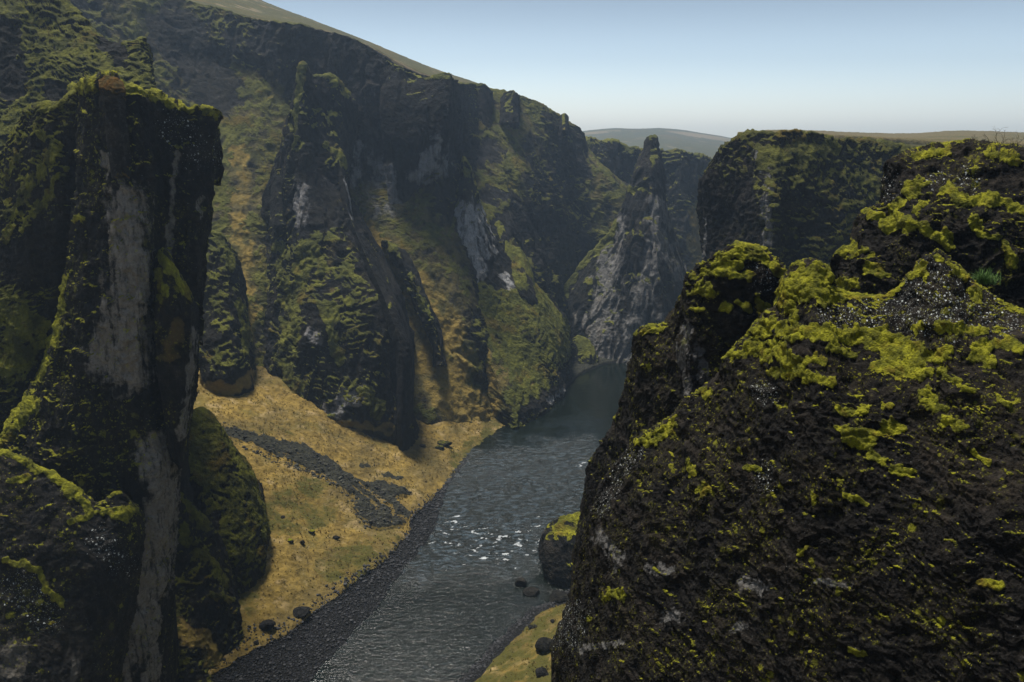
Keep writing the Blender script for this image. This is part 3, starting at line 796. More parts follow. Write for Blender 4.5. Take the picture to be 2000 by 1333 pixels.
mass('rock_crag', [                                          # dark block hanging from the rim
    [(735, 112, 224), (738, 180, 219), (744, 260, 215), (752, 340, 213), (760, 400, 211)],
    [(758, 118, 221), (764, 190, 215), (772, 270, 211), (782, 340, 209.5), (792, 395, 209)],
    [(792, 137, 219), (798, 200, 213), (806, 270, 209.5), (814, 325, 208.5), (822, 360, 208.5)],
    [(830, 150, 217.5), (834, 205, 212), (838, 265, 209), (838, 312, 208.5), (838, 345, 209)],
    [(862, 144, 216.5), (866, 200, 211.5), (864, 255, 209), (858, 300, 209), (850, 335, 209.5)],
    [(880, 146, 217), (883, 200, 212.5), (880, 255, 210.5), (872, 300, 210.5), (860, 330, 211)],
    [(886, 158, 226), (887, 205, 223), (884, 255, 221), (876, 300, 220), (862, 332, 220)]],
    'black overhanging block of rock on the rim with a sharp right edge', 'rock crag', thick=10, step=2.0, seed=41,
    slab=(60, 6), crack=(50, 4), big=(100, 5), col=(44, 4), ledge=(34, 1.6), lump=(13, 1.6), fine=(5, 0.6), moss=(0.62, 0.9, 0.3), moss_px=2.5,
    moss_strokes=[(5, [(830, 152), (860, 147), (880, 150)])], pale=[(22, [(850, 290), (835, 320), (820, 345)]), (16, [(760, 340), (768, 390)])],
    matargs=dict(FARROCK, rock=(0.008, 0.0082, 0.009), rock2=(0.018, 0.018, 0.019)))

mass('rock_crag', [                                          # mossy crag left of the gully
    [(385, 470, 170.0), (385, 560, 164.0), (385, 640, 159.0), (390, 740, 152.0)], [(412, 452, 169.0), (415, 550, 162.0), (418, 640, 156.0), (424, 740, 150.0)],
    [(440, 462, 169.0), (448, 555, 162.0), (452, 645, 156.5), (456, 730, 151.0)], [(466, 510, 171.0), (474, 590, 165.0), (480, 660, 160.0), (486, 722, 155.0)],
    [(482, 590, 175.0), (488, 640, 170.0), (492, 685, 166.0), (496, 722, 162.0)], [(480, 595, 183.0), (488, 645, 180.0), (494, 690, 176.0), (500, 722, 172.0)]],
    'dark mossy crag tucked between the near tower and the pale gully', 'rock crag', thick=9, step=2.0, seed=42, skirt=-2,
    slab=(60, 5), clump=(26, 3), big=(90, 7), col=(44, 5), ledge=(34, 4), lump=(13, 2), fine=(5, 0.6), moss=(0.40, 0.72, 0.5), moss_px=3.5,
    grass=[(15, [(385, 745), (430, 765), (470, 755), (495, 730)])], moss_strokes=[(10, [(425, 455), (445, 490), (455, 520)]), (9, [(470, 590), (482, 660), (478, 690)])], matargs=dict(FARROCK, rock=(0.009, 0.009, 0.0095), rock2=(0.020, 0.020, 0.020)))

mass('rock_fin', [
    [(955, 440, 236), (960, 480, 230), (965, 540, 224)], [(975, 432, 236), (980, 480, 229), (985, 545, 222)], [(992, 446, 237), (1000, 500, 230), (1008, 560, 224)], [(990, 450, 244), (1000, 505, 240), (1010, 565, 234)]],
    'blunt dark fin of rock behind the pale-faced crag on the slope', 'rock fin', thick=6, step=2.0, seed=43, skirt=20, big=(60, 4), col=(30, 3), ledge=(30, 2), lump=(12, 1.5), fine=(4, 0.4),
    moss=(0.5, 0.8, 0.3), moss_px=2, matargs=FARROCK)

mass('rock_buttress', [                                      # big central buttress with the dark leaning rib
    [(500, 440, 205), (490, 530, 198), (494, 620, 188), (505, 700, 177), (512, 790, 168)],
    [(506, 425, 199), (497, 520, 192), (502, 610, 182), (510, 690, 172), (518, 790, 163)],
    [(540, 305, 198), (530, 440, 192), (526, 560, 182), (522, 670, 171), (535, 805, 161)],
    [(566, 212, 198), (560, 380, 190), (560, 530, 178), (566, 670, 167), (590, 822, 158)],
    [(590, 126, 198), (596, 335, 188), (600, 510, 176), (612, 660, 165), (645, 828, 157)],
    [(612, 152, 201), (626, 330, 190), (640, 490, 177), (660, 650, 165), (695, 834, 157)],
    [(648, 150, 206), (652, 335, 192), (672, 470, 179), (705, 640, 166), (745, 836, 158)],
    [(676, 178, 210), (668, 350, 193), (692, 455, 181), (738, 610, 167), (775, 838, 158)],
    [(692, 205, 214), (676, 380, 195), (712, 470, 183), (768, 600, 169), (796, 836, 160)],
    [(698, 220, 219), (680, 395, 199), (735, 495, 188), (795, 650, 173), (808, 832, 164)],
    [(698, 225, 231), (680, 400, 212), (736, 500, 202), (795, 655, 188), (808, 830, 178)]],
    'big dark buttress streaked with green moss rising from the golden bank', 'rock buttress', thick=12, step=2.0, seed=16, skirt=-2,
    slab=(70, 9), crack=(56, 8), calm=0.35, grass_nz=(0.40, 0.70, 0.4), big=(130, 7), col=(56, 9), ledge=(34, 4.0), lump=(14, 1.8), fine=(5, 0.6), moss=(0.44, 0.74, 0.50), moss_px=3.5, grass=[(13, [(520, 792), (560, 815), (640, 826), (720, 834), (765, 838)])],
    moss_strokes=[(9, [(590, 128), (585, 170), (576, 230), (582, 290)]), (9, [(640, 152), (665, 165), (680, 185)]), (7, [(640, 280), (668, 322)]),
                  (22, [(600, 480), (570, 600), (560, 700), (575, 780)]), (14, [(640, 600), (660, 700)]), (10, [(545, 480), (552, 560)]), (16, [(720, 770), (740, 800)]), (16, [(600, 480), (625, 520)])],
    bare=[(36, [(600, 300), (620, 420)]), (22, [(690, 430), (740, 560), (790, 700), (795, 800)]), (22, [(645, 350), (655, 430)]), (20, [(510, 640), (515, 740)])],
    pale=[(14, [(590, 370), (585, 430)]), (16, [(650, 800), (680, 780), (700, 770)]), (8, [(610, 650), (622, 665)]), (5, [(700, 330), (695, 400)])],
    matargs=dict(FARROCK, rock=(0.010, 0.010, 0.0105), rock2=(0.023, 0.022, 0.022)))

mass('rock_rib', [
    [(655, 300, 195), (664, 400, 188), (700, 500, 178), (742, 600, 168), (772, 700, 161.5), (776, 836, 156.5)],
    [(668, 322, 193), (678, 405, 185.5), (714, 500, 175.5), (756, 596, 166), (786, 700, 159.5), (786, 838, 155.5)],
    [(676, 345, 193.5), (690, 430, 186.5), (730, 512, 177), (776, 604, 168), (802, 700, 161.5), (799, 838, 157.5)],
    [(675, 350, 201), (690, 436, 195), (732, 516, 187), (780, 608, 178), (808, 704, 170), (806, 838, 166)]],
    'narrow black rib leaning down the right side of the big buttress', 'rock rib', thick=5, step=2.0, seed=44, skirt=-2,
    slab=(50, 3), big=(90, 4), col=(40, 2), ledge=(40, 1.5), lump=(12, 1.5), fine=(5, 0.6), moss=(0.7, 0.95, 0.3), moss_px=2.5, moss_strokes=[(4, [(655, 300), (668, 322)])],
    pale=[(5, [(676, 350), (690, 425)])], matargs=dict(FARROCK, rock=(0.007, 0.0072, 0.008), rock2=(0.016, 0.016, 0.017)))

mass('rock_rib', [
    [(744, 470, 199), (756, 490, 196.5), (778, 530, 192), (800, 580, 187.5), (830, 648, 183), (852, 715, 178)],
    [(752, 466, 198), (768, 486, 194.8), (794, 528, 190), (822, 585, 185.6), (848, 650, 181), (864, 712, 176.6)],
    [(760, 472, 198.4), (780, 494, 195.6), (806, 536, 191), (832, 592, 186.6), (858, 654, 182), (870, 714, 177.6)],
    [(759, 474, 203), (779, 497, 200), (805, 539, 196), (831, 595, 191), (857, 657, 187), (869, 716, 183)]],
    'thin low rib of dark rock running down the golden slope beside the big buttress', 'rock rib', thick=5, step=1.8, seed=46,
    big=(50, 9), slab=(36, 5), col=(40, 4), ledge=(26, 4), lump=(12, 2), fine=(5, 0.6), moss=(0.5, 0.8, 0.4), moss_px=3,
    moss_strokes=[(7, [(752, 470), (768, 486)]), (9, [(800, 540), (826, 600)])], matargs=dict(FARROCK, rock=(0.009, 0.009, 0.0095), rock2=(0.020, 0.020, 0.020)))

for (fx, fy, fw, fh, fY, lab) in [(995, 178, 17, 62, 284, 'dark rounded knob of rock standing on the rim, beneath the pale hill'), (1101, 224, 8, 30, 300, 'tiny rock spike pricking the skyline of the rim'),
                                  (930, 166, 30, 95, 280, 'broad dark rock face under the rim right of the overhanging block'), (545, 330, 16, 110, 196, 'slim dark needle leaning on the left flank of the big buttress')]:
    mass('rock_pinnacle', [
        [(fx - fw, fy + fh * 0.25, fY), (fx - fw * 1.1, fy + fh * 0.6, fY - 4), (fx - fw * 1.2, fy + fh, fY - 8)], [(fx - fw * 0.45, fy + fh * 0.03, fY - 2), (fx - fw * 0.5, fy + fh * 0.55, fY - 7), (fx - fw * 0.6, fy + fh, fY - 11)],
        [(fx + fw * 0.4, fy, fY - 2), (fx + fw * 0.45, fy + fh * 0.55, fY - 7), (fx + fw * 0.5, fy + fh, fY - 11)], [(fx + fw, fy + fh * 0.12, fY), (fx + fw, fy + fh * 0.6, fY - 4), (fx + fw * 1.1, fy + fh, fY - 8)],
        [(fx + fw, fy + fh * 0.16, fY + 6), (fx + fw, fy + fh * 0.6, fY + 4), (fx + fw, fy + fh, fY + 2)]],
        lab, 'rock', None if fY < 250 else 'rock knobs along the canyon rim', thick=5, step=1.8, seed=int(fx), big=(40, 3), slab=(40, 2.5), col=(26, 2.5), ledge=(30, 1.5), lump=(11, 1.2), fine=(5, 0.5), moss=(0.55, 0.85, 0.35), moss_px=2,
        matargs=dict(FARROCK, rock=(0.009, 0.009, 0.0095), rock2=(0.020, 0.020, 0.020)))

mass('mossy_slope', [                                        # upper left
    [(-60, -120, 125), (-60, 100, 116), (-60, 300, 108), (-60, 600, 98)], [(60, -60, 124), (60, 100, 116), (60, 300, 108), (60, 600, 98)],
    [(128, 0, 123), (130, 120, 115), (140, 280, 108), (140, 600, 98)], [(160, 22, 122), (165, 130, 114), (175, 290, 107), (180, 600, 98)],
    [(192, 62, 120), (190, 150, 113), (210, 290, 106), (215, 600, 98)], [(235, 82, 119), (235, 160, 112.5), (255, 300, 106), (260, 600, 98)],
    [(278, 76, 119), (272, 160, 113), (292, 310, 107), (300, 600, 99)], [(288, 90, 120), (302, 165, 114), (325, 320, 109), (335, 600, 102)],
    [(284, 96, 130), (300, 170, 126), (326, 325, 121), (340, 600, 114)]],
    'steep mossy slope of stepped ledges towering behind the near rock tower', 'mossy slope', thick=14, step=2.1, seed=17, ext_l=((-260, -60, 1.0), (-300, -30, 0.97)), skirt=-2,
    slab=(80, 5), big=(120, 9), col=(60, 5), ledge=(40, 7), lump=(15, 2.2), fine=(5, 0.6), moss=(0.18, 0.5, 0.5), moss_px=4,
    bare=[(30, [(10, 60), (20, 170)]), (30, [(110, 180), (150, 240)]), (18, [(205, 75), (230, 110)])],
    matargs=dict(moss=(0.14, 0.14, 0.018), moss2=(0.06, 0.064, 0.013), rock=(0.011, 0.011, 0.011), rock2=(0.025, 0.024, 0.023)))

mass('rock_crag', [                                          # dark crag left of the tower
    [(-90, 380, 80), (-90, 500, 76), (-90, 640, 72), (-90, 900, 67)], [(-30, 330, 78), (-30, 490, 75), (-30, 640, 72), (-30, 900, 67)],
    [(8, 300, 76.5), (5, 470, 74), (5, 620, 72), (5, 900, 68)], [(36, 240, 75), (40, 420, 73), (45, 590, 71.5), (40, 900, 69)],
    [(62, 212, 73.5), (75, 400, 71.8), (80, 570, 72), (75, 900, 70)], [(112, 206, 72.5), (112, 390, 70.5), (112, 560, 72), (100, 900, 72)],
    [(160, 172, 72), (170, 390, 72), (165, 560, 74), (140, 900, 74)]],
    'dark crag with diagonal green ledges, close behind the tower at the frame edge', 'rock crag', thick=8, step=2.1, seed=18, ext_l=((-200, 60, 0.98), (-260, 60, 0.97)), skirt=-2,
    big=(120, 8), col=(56, 7), ledge=(40, 4.5), lump=(15, 2.2), fine=(5, 0.7), moss=(0.16, 0.48, 0.5), moss_px=4,
    moss_strokes=[(11, [(55, 214), (90, 212), (115, 200)]), (9, [(75, 240), (85, 270)]), (8, [(40, 300), (20, 330)]), (10, [(110, 290), (70, 350), (20, 420)]), (9, [(128, 330), (80, 400), (45, 450)]), (40, [(0, 600), (60, 640), (20, 720)]), (8, [(10, 470), (25, 440)])],
    bare=[(40, [(20, 510), (90, 500)])],
    matargs=dict(moss=(0.15, 0.15, 0.014), moss2=(0.05, 0.052, 0.012), rock=(0.010, 0.010, 0.010), rock2=(0.022, 0.021, 0.021)))

mass('rock_tower', [
    [(140, 192, 82), (142, 350, 81), (130, 530, 80), (84, 720, 78), (6, 838, 76), (-50, 1010, 72), (-100, 1420, 66)],
    [(150, 170, 71), (148, 350, 69.5), (132, 535, 68.5), (84, 730, 67.5), (5, 852, 66.5), (-50, 1020, 64), (-90, 1420, 59)],
    [(166, 156, 69.2), (168, 350, 67.7), (154, 540, 66.7), (110, 735, 66.1), (40, 870, 65.2), (-5, 1040, 62.2), (-36, 1420, 57.2)],
    [(186, 158, 68.4), (186, 350, 66.6), (172, 545, 65.6), (130, 738, 65.2), (66, 880, 64.2), (28, 1045, 61.6), (-2, 1420, 56.8)],
    [(203, 150, 68), (205, 350, 66), (192, 550, 65), (155, 740, 64.5), (100, 890, 63.5), (70, 1050, 61), (45, 1420, 56.5)],
    [(222, 152, 67.6), (230, 350, 65.6), (222, 550, 64.4), (192, 740, 64), (150, 895, 63), (120, 1055, 61), (100, 1420, 56.5)],
    [(240, 170, 67.8), (256, 355, 65.5), (252, 550, 64), (235, 745, 63.5), (210, 900, 62.8), (185, 1060, 61), (165, 1420, 57)],
    [(262, 172, 68.4), (276, 358, 65.7), (272, 550, 64), (268, 745, 63.5), (255, 900, 62.8), (230, 1066, 61.2), (205, 1420, 57.4)],
    [(284, 184, 69), (290, 361, 66.2), (287, 553, 64.6), (292, 745, 64.2), (294, 900, 63.2), (274, 1076, 61.8), (246, 1420, 58.2)],
    [(300, 184, 71), (298, 363, 69), (297, 556, 68), (306, 745, 66.5), (312, 900, 64), (298, 1080, 62.6), (270, 1420, 59.2)],
    [(325, 200, 72), (322, 366, 71), (325, 560, 70), (338, 745, 68), (335, 900, 65.5), (318, 1080, 64), (290, 1420, 60.4)],
    [(346, 200, 72.5), (346, 368, 71.5), (352, 560, 70.5), (360, 745, 69), (346, 905, 67), (332, 1080, 65.5), (303, 1420, 62)],
    [(366, 212, 72.4), (366, 369, 71.8), (370, 560, 71), (370, 745, 69.6), (350, 905, 68), (336, 1080, 66.2), (308, 1420, 62.8)],
    [(390, 208, 73), (387, 370, 72.5), (382, 560, 72), (375, 745, 70.5), (352, 905, 69), (338, 1080, 67), (311, 1420, 63.5)],
    [(418, 219, 75), (411, 372, 75), (397, 560, 75), (380, 745, 73), (354, 905, 71.5), (343, 1080, 70), (318, 1420, 66)],
    [(412, 222, 86), (404, 372, 86), (390, 560, 86), (374, 745, 84), (348, 905, 82), (338, 1080, 80), (312, 1420, 76)]],
    'tall dark rock tower with a green cap and a pale streaked face', 'rock tower', thick=9, step=2.0, seed=19, skirt=-2,
    block=(50, 3.2), slab=(80, 9), crack=(60, 7), clump=(34, 2), big=(110, 9), col=(44, 5), ledge=(60, 1.6), lump=(13, 1.8), fine=(5, 0.6), moss=(0.50, 0.8, 0.35), moss_px=5, cushions=True, mossname='moss_patch',
    moss_strokes=[(14, [(150, 172), (180, 160)]), (10, [(232, 170), (275, 178), (330, 205)]), (8, [(335, 205), (372, 215)]), (9, [(396, 212), (418, 222)]),
                  (11, [(128, 545), (118, 590), (108, 640)]), (13, [(110, 640), (92, 690), (78, 740)]), (18, [(62, 790), (30, 830)]), (16, [(28, 835), (0, 862)]),
                  (9, [(205, 225), (215, 235)]), (7, [(150, 430), (165, 425)]), (10, [(350, 640), (330, 690)])],
    pale=[(46, [(245, 400), (250, 520), (245, 640)]), (52, [(262, 640), (215, 690), (250, 720)]), (16, [(205, 330), (200, 310)]), 
          (40, [(300, 880), (322, 960), (315, 1050), (295, 1140)]), (38, [(270, 1120), (250, 1250), (230, 1333)]), (16, [(295, 1150), (300, 1333)]), (6, [(345, 300), (335, 400), (330, 500)]), (7, [(392, 420), (395, 390)])],
    lichen_strokes=[(40, [(340, 250), (390, 300)])],
    matargs=dict(lichen=0.55, sprig=0.5, rock=(0.0095, 0.0088, 0.008), rock2=(0.022, 0.0205, 0.019), pale=(0.205, 0.185, 0.160)))

mass('rock_slab', [                                          # bulging slab low on the tower's right side
    [(300, 520, 66.8), (300, 600, 65.2), (305, 700, 64.6), (318, 800, 64.4), (332, 890, 65)],
    [(318, 486, 66.8), (322, 590, 64.6), (328, 700, 64), (336, 800, 63.8), (341, 905, 64.6)],
    [(345, 528, 67), (352, 610, 65), (356, 700, 64.4), (354, 800, 64.2), (350, 915, 64.8)],
    [(370, 572, 68), (378, 640, 66.4), (376, 720, 65.8), (366, 810, 65.6), (354, 915, 66)],
    [(386, 600, 71), (389, 650, 70), (384, 730, 69.5), (370, 820, 69), (356, 915, 69)]],
    thick=5, step=2.0, seed=45, big=(80, 5), slab=(60, 3), crack=(40, 3), clump=(30, 2.5), col=(40, 3), ledge=(40, 1.5), lump=(12, 1.5), fine=(5, 0.6),
    moss=(0.55, 0.85, 0.4), moss_px=3.5, moss_strokes=[(11, [(312, 495), (345, 540), (368, 580)]), (9, [(310, 530), (315, 580)])], grass=[(16, [(345, 640), (330, 690)])],
    pale=[(10, [(380, 650), (372, 740), (352, 850)])], parent=ALL['rock_tower'],
    matargs=dict(lichen=0.4, sprig=0.5, rock=(0.0095, 0.0088, 0.008), rock2=(0.022, 0.0205, 0.019), golden=(0.085, 0.058, 0.02), grass=(0.07, 0.05, 0.018), pale=(0.20, 0.185, 0.165)))

mass('moss_boulder', [[(192, 158, 66.6), (194, 172, 66), (196, 195, 65.8)], [(206, 148, 66.3), (208, 170, 65.6), (208, 200, 65.4)], [(225, 150, 66.3), (228, 172, 65.6), (228, 205, 65.3)],
                      [(240, 158, 66.8), (246, 178, 66.2), (246, 205, 65.9)]],
     'rusty brown mossy knob on the very top of the near rock tower', 'rock', thick=2, step=2, seed=20, skirt=66, big=(30, 2), col=(30, 0.5), ledge=(20, 1.5), lump=(10, 2), fine=(4, .5),
     moss=(0.0, 0.3, 0.4), moss_px=3, matargs=dict(moss=(0.16, 0.075, 0.012), moss2=(0.06, 0.045, 0.010)))

mass('rock_crag', [                                          # lower crag in front of the tower
    [(-60, 868, 60), (-60, 1000, 57), (-60, 1150, 55), (-60, 1420, 51)], [(0, 880, 59.5), (0, 1010, 56.5), (0, 1150, 54.5), (0, 1420, 50.5)],
    [(60, 908, 59.2), (60, 1030, 56.5), (60, 1170, 54.5), (50, 1420, 50.8)], [(130, 950, 59), (130, 1050, 56.5), (125, 1200, 54.5), (115, 1420, 51.2)],
    [(190, 985, 59), (190, 1070, 57), (180, 1200, 55), (160, 1420, 52)], [(235, 968, 60), (240, 1060, 58), (225, 1200, 56.5), (200, 1420, 53.5)],
    [(275, 1000, 61.2), (268, 1085, 59.8), (250, 1200, 58), (225, 1420, 55)], [(285, 1080, 64), (278, 1150, 63), (258, 1250, 62), (235, 1420, 59)]],
    'black lower crag below the tower, crossed by bands of bright moss', 'rock crag', thick=5, step=2.0, seed=21, ext_l=((-180, 20, 0.98), (-220, 60, 0.97)), skirt=-2,
    slab=(80, 6), clump=(44, 5), big=(110, 7), col=(60, 5), ledge=(40, 3.5), lump=(14, 2), fine=(5, 0.7), moss=(0.78, 1.0, 0.4), moss_px=5, cushions=True, mossname='moss_patch',
    moss_strokes=[(10, [(8, 885), (45, 898)]), (12, [(60, 910), (110, 935), (150, 970)]), (10, [(150, 970), (185, 1000)]), (13, [(205, 1000), (240, 1010), (260, 995)]), (8, [(140, 1020), (180, 1005)]),
                  (10, [(20, 1095), (70, 1115), (90, 1140)]), (9, [(90, 1150), (120, 1180)]), (8, [(22, 940), (50, 932)])],
    pale=[(26, [(30, 1270), (20, 1310)]), (8, [(150, 1290), (140, 1333)])], lichen_strokes=[(40, [(40, 1150), (90, 1200)]), (30, [(200, 1060), (240, 1100)])],
    matargs=dict(lichen=0.8, sprig=0.7, rock=(0.013, 0.012, 0.011), rock2=(0.030, 0.028, 0.025), pale=(0.10, 0.09, 0.075)))

mass('rock_mound', [
    [(345, 850, 108), (350, 930, 105), (355, 1010, 102), (360, 1110, 98)], [(372, 815, 110), (372, 900, 106.5), (378, 1000, 103), (395, 1100, 99)], [(398, 806, 112), (400, 895, 107.5), (412, 1000, 103.5), (430, 1100, 100)],
    [(425, 830, 112), (435, 905, 108), (448, 1005, 104), (465, 1105, 101)], [(455, 872, 113), (472, 945, 109), (488, 1020, 106), (495, 1108, 103)],
    [(492, 925, 115), (512, 985, 111.5), (522, 1040, 109), (515, 1108, 106)], [(490, 930, 121), (512, 990, 118), (524, 1042, 115), (520, 1108, 112)]],
    'rounded dark mound furred with olive moss on the golden bank', 'rock mound', thick=8, step=2.0, seed=22, skirt=-2,
    clump=(26, 3.5), big=(110, 7), col=(60, 4), ledge=(40, 2.5), lump=(13, 2.2), fine=(5, 0.7), moss=(0.05, 0.40, 0.5), moss_px=5, slab=(70, 4),
    moss_strokes=[(14, [(375, 830), (395, 900), (400, 930)]), (14, [(470, 900), (505, 980), (520, 1040)])], bare=[(22, [(370, 960), (410, 1050)])],
    matargs=dict(moss=(0.125, 0.125, 0.012), moss2=(0.05, 0.05, 0.01), rock=(0.013, 0.012, 0.011), rock2=(0.028, 0.026, 0.024)))

mass('rock_mound', [
    [(310, 990, 94), (315, 1060, 92), (320, 1160, 89), (325, 1300, 84), (330, 1400, 80)], [(345, 968, 96), (350, 1050, 93), (352, 1150, 90), (360, 1290, 85), (370, 1400, 81)],
    [(378, 988, 98), (385, 1060, 94.5), (392, 1150, 91), (400, 1290, 87), (415, 1380, 84)], [(410, 1030, 99), (420, 1090, 96), (430, 1165, 93), (440, 1285, 89.5), (450, 1350, 87)],
    [(440, 1085, 101), (455, 1130, 98.5), (468, 1190, 96), (474, 1260, 93), (476, 1310, 91)], [(440, 1090, 107), (456, 1135, 104), (470, 1192, 101), (477, 1262, 98), (482, 1305, 96)]],
    'black craggy mound at the foot of the tower, above the gravel shore', 'rock mound', thick=7, step=2.0, seed=23, skirt=-2,
    slab=(60, 5), clump=(30, 4), big=(90, 8), col=(50, 6), ledge=(40, 3), lump=(13, 2), fine=(5, 0.7), moss=(0.40, 0.7, 0.5), moss_px=4, grass=[(22, [(340, 1230), (400, 1250), (420, 1300)])],
    moss_strokes=[(8, [(345, 972), (385, 1005), (400, 1030)]), (12, [(400, 1090), (440, 1140)]), (10, [(410, 1160), (450, 1170)]), (9, [(355, 1030), (365, 1060)])],
    matargs=dict(moss=(0.125, 0.125, 0.012), moss2=(0.05, 0.05, 0.01), rock=(0.010, 0.010, 0.010), rock2=(0.024, 0.023, 0.022)))

mass('cliff', [
    [(1368, 380, 140), (1368, 440, 139), (1376, 520, 138), (1376, 720, 134)],
    [(1371, 352, 130), (1372, 420, 129), (1379, 510, 128), (1380, 720, 124)],
    [(1382, 340, 127), (1392, 420, 125), (1394, 510, 123), (1396, 720, 118)],
    [(1404, 300, 126), (1418, 410, 122), (1420, 510, 119), (1424, 720, 114)],
    [(1430, 282, 124), (1450, 400, 118), (1455, 510, 115), (1460, 720, 109)],
    [(1462, 267, 122), (1485, 390, 114), (1490, 510, 111), (1495, 720, 106)],
    [(1500, 263, 120), (1512, 380, 112), (1512, 510, 109), (1515, 720, 105)],
    [(1540, 259, 119), (1540, 380, 115), (1540, 510, 113), (1545, 720, 108)],
    [(1580, 262, 119), (1590, 390, 115), (1595, 510, 112), (1600, 720, 107)],
    [(1640, 274, 122), (1650, 390, 117), (1660, 510, 114), (1670, 720, 109)],
    [(1700, 284, 126), (1705, 390, 120), (1710, 510, 117), (1715, 720, 112)],
    [(1760, 290, 126), (1765, 390, 122), (1770, 510, 118), (1775, 720, 114)],
    [(1900, 300, 124), (1900, 390, 120), (1900, 510, 116), (1900, 720, 112)],
    [(2150, 308, 118), (2150, 390, 114), (2150, 510, 110), (2150, 720, 106)]],
    'dark sheer cliff under the grassy plateau, its right half furred with moss', 'cliff', thick=6, step=2.0, seed=24, ext_r=((300, 0, 0.97), (400, 0, 0.95)), skirt=-2,
    slab=(80, 6), crack=(60, 4), clump=(22, 4.5), big=(120, 6), col=(54, 6), ledge=(34, 2.5), lump=(14, 2.2), fine=(5, 0.7), moss=(0.22, 0.6, 0.7), moss_px=4,
    moss_strokes=[(16, [(1520, 300), (1560, 290), (1620, 290)]), (10, [(1480, 320), (1495, 290)])],
    bare=[(40, [(1390, 380), (1400, 500)]), (36, [(1450, 380), (1470, 500)])],
    pale=[(7, [(1502, 340), (1500, 480)]), (4, [(1380, 430), (1382, 500)]), (10, [(1480, 300), (1490, 330)])],
    matargs=dict(sprig=0.5, moss=(0.105, 0.105, 0.016), moss2=(0.05, 0.052, 0.012), rock=(0.009, 0.0085, 0.008), rock2=(0.022, 0.020, 0.019)))

# ---- near crags on the right
NEAR = dict(lichen=1.0, sprig=0.55, zone=1.8, rock=(0.0085, 0.0075, 0.0068), rock2=(0.0205, 0.0185, 0.0165), pale=(0.11, 0.105, 0.10), mottled=0.6)
mass('rock_crag', [
    [(1128, 1110, 44), (1126, 1170, 43), (1120, 1260, 41), (1110, 1420, 38)],
    [(1126, 1090, 40), (1122, 1150, 39), (1115, 1250, 37.5), (1105, 1420, 35)],
    [(1134, 1000, 39), (1134, 1100, 37.5), (1130, 1230, 36), (1125, 1420, 34)],
    [(1152, 905, 38), (1156, 1030, 36.5), (1156, 1200, 35), (1155, 1420, 33)],
    [(1186, 850, 37), (1186, 980, 35.5), (1184, 1150, 34), (1182, 1420, 32)],
    [(1214, 790, 35.5), (1212, 930, 34), (1210, 1100, 32.5), (1208, 1420, 31)],
    [(1227, 735, 34.5), (1228, 880, 33), (1228, 1080, 31.5), (1228, 1420, 30)],
    [(1238, 688, 33.5), (1245, 840, 32), (1248, 1050, 30.5), (1250, 1420, 29)],
    [(1256, 648, 32.5), (1268, 810, 31), (1272, 1020, 29.5), (1275, 1420, 28)],
    [(1292, 640, 32), (1300, 790, 30.2), (1305, 1000, 29), (1305, 1420, 27)],
    [(1320, 592, 31), (1328, 760, 29.4), (1332, 980, 28.2), (1335, 1420, 26.5)],
    [(1340, 550, 30), (1345, 720, 28.6), (1348, 950, 27.6), (1350, 1420, 26)],
    [(1366, 524, 29.6), (1375, 700, 28.5), (1380, 930, 27.5), (1385, 1420, 26)],
    [(1400, 497, 29.2), (1415, 680, 28.2), (1425, 900, 27.2), (1430, 1420, 26)],
    [(1440, 483, 29), (1455, 670, 27.8), (1465, 900, 27), (1470, 1420, 25.6)],
    [(1492, 496, 29), (1500, 670, 27.8), (1505, 900, 26.8), (1510, 1420, 25.4)],
    [(1530, 530, 29), (1545, 690, 27.8), (1550, 900, 26.6), (1555, 1420, 25)],
    [(1560, 580, 30), (1590, 700, 28), (1600, 900, 26.6), (1600, 1420, 25)]],
    'dark crag with a bright moss cap and shoulder stepping down behind the nearest rock', 'rock crag', thick=4, step=1.9, seed=25, skirt=-2,
    block=(56, 4.5), slab=(70, 4), crack=(60, 3), clump=(50, 3), big=(110, 7), col=(54, 1.5), ledge=(40, 2.5), lump=(13, 2.0), fine=(5, 0.8), moss=(0.75, 0.95, 0.30), moss_px=5.5, mosslump=22, cushions=True,
    moss_strokes=[(14, [(1400, 505), (1440, 490), (1490, 505)]), (15, [(1370, 535), (1400, 525), (1450, 540)]), (10, [(1505, 520), (1525, 540)]), (14, [(1350, 565), (1385, 568)]), (8, [(1360, 600), (1375, 605)]),
                  (10, [(1445, 590), (1465, 605)]), (9, [(1480, 580), (1505, 610)]), (11, [(1415, 600), (1425, 602)]), (7, [(1255, 652), (1290, 643)]), (9, [(1420, 520), (1450, 515)]), (12, [(1490, 600), (1500, 640)]),
                  (5, [(1190, 800), (1200, 815)])],
    pale=[(11, [(1340, 640), (1338, 700), (1342, 770)]), (12, [(1365, 690), (1375, 740)])], lichen_strokes=[(20, [(1480, 540), (1500, 550)])],
    matargs=NEAR)

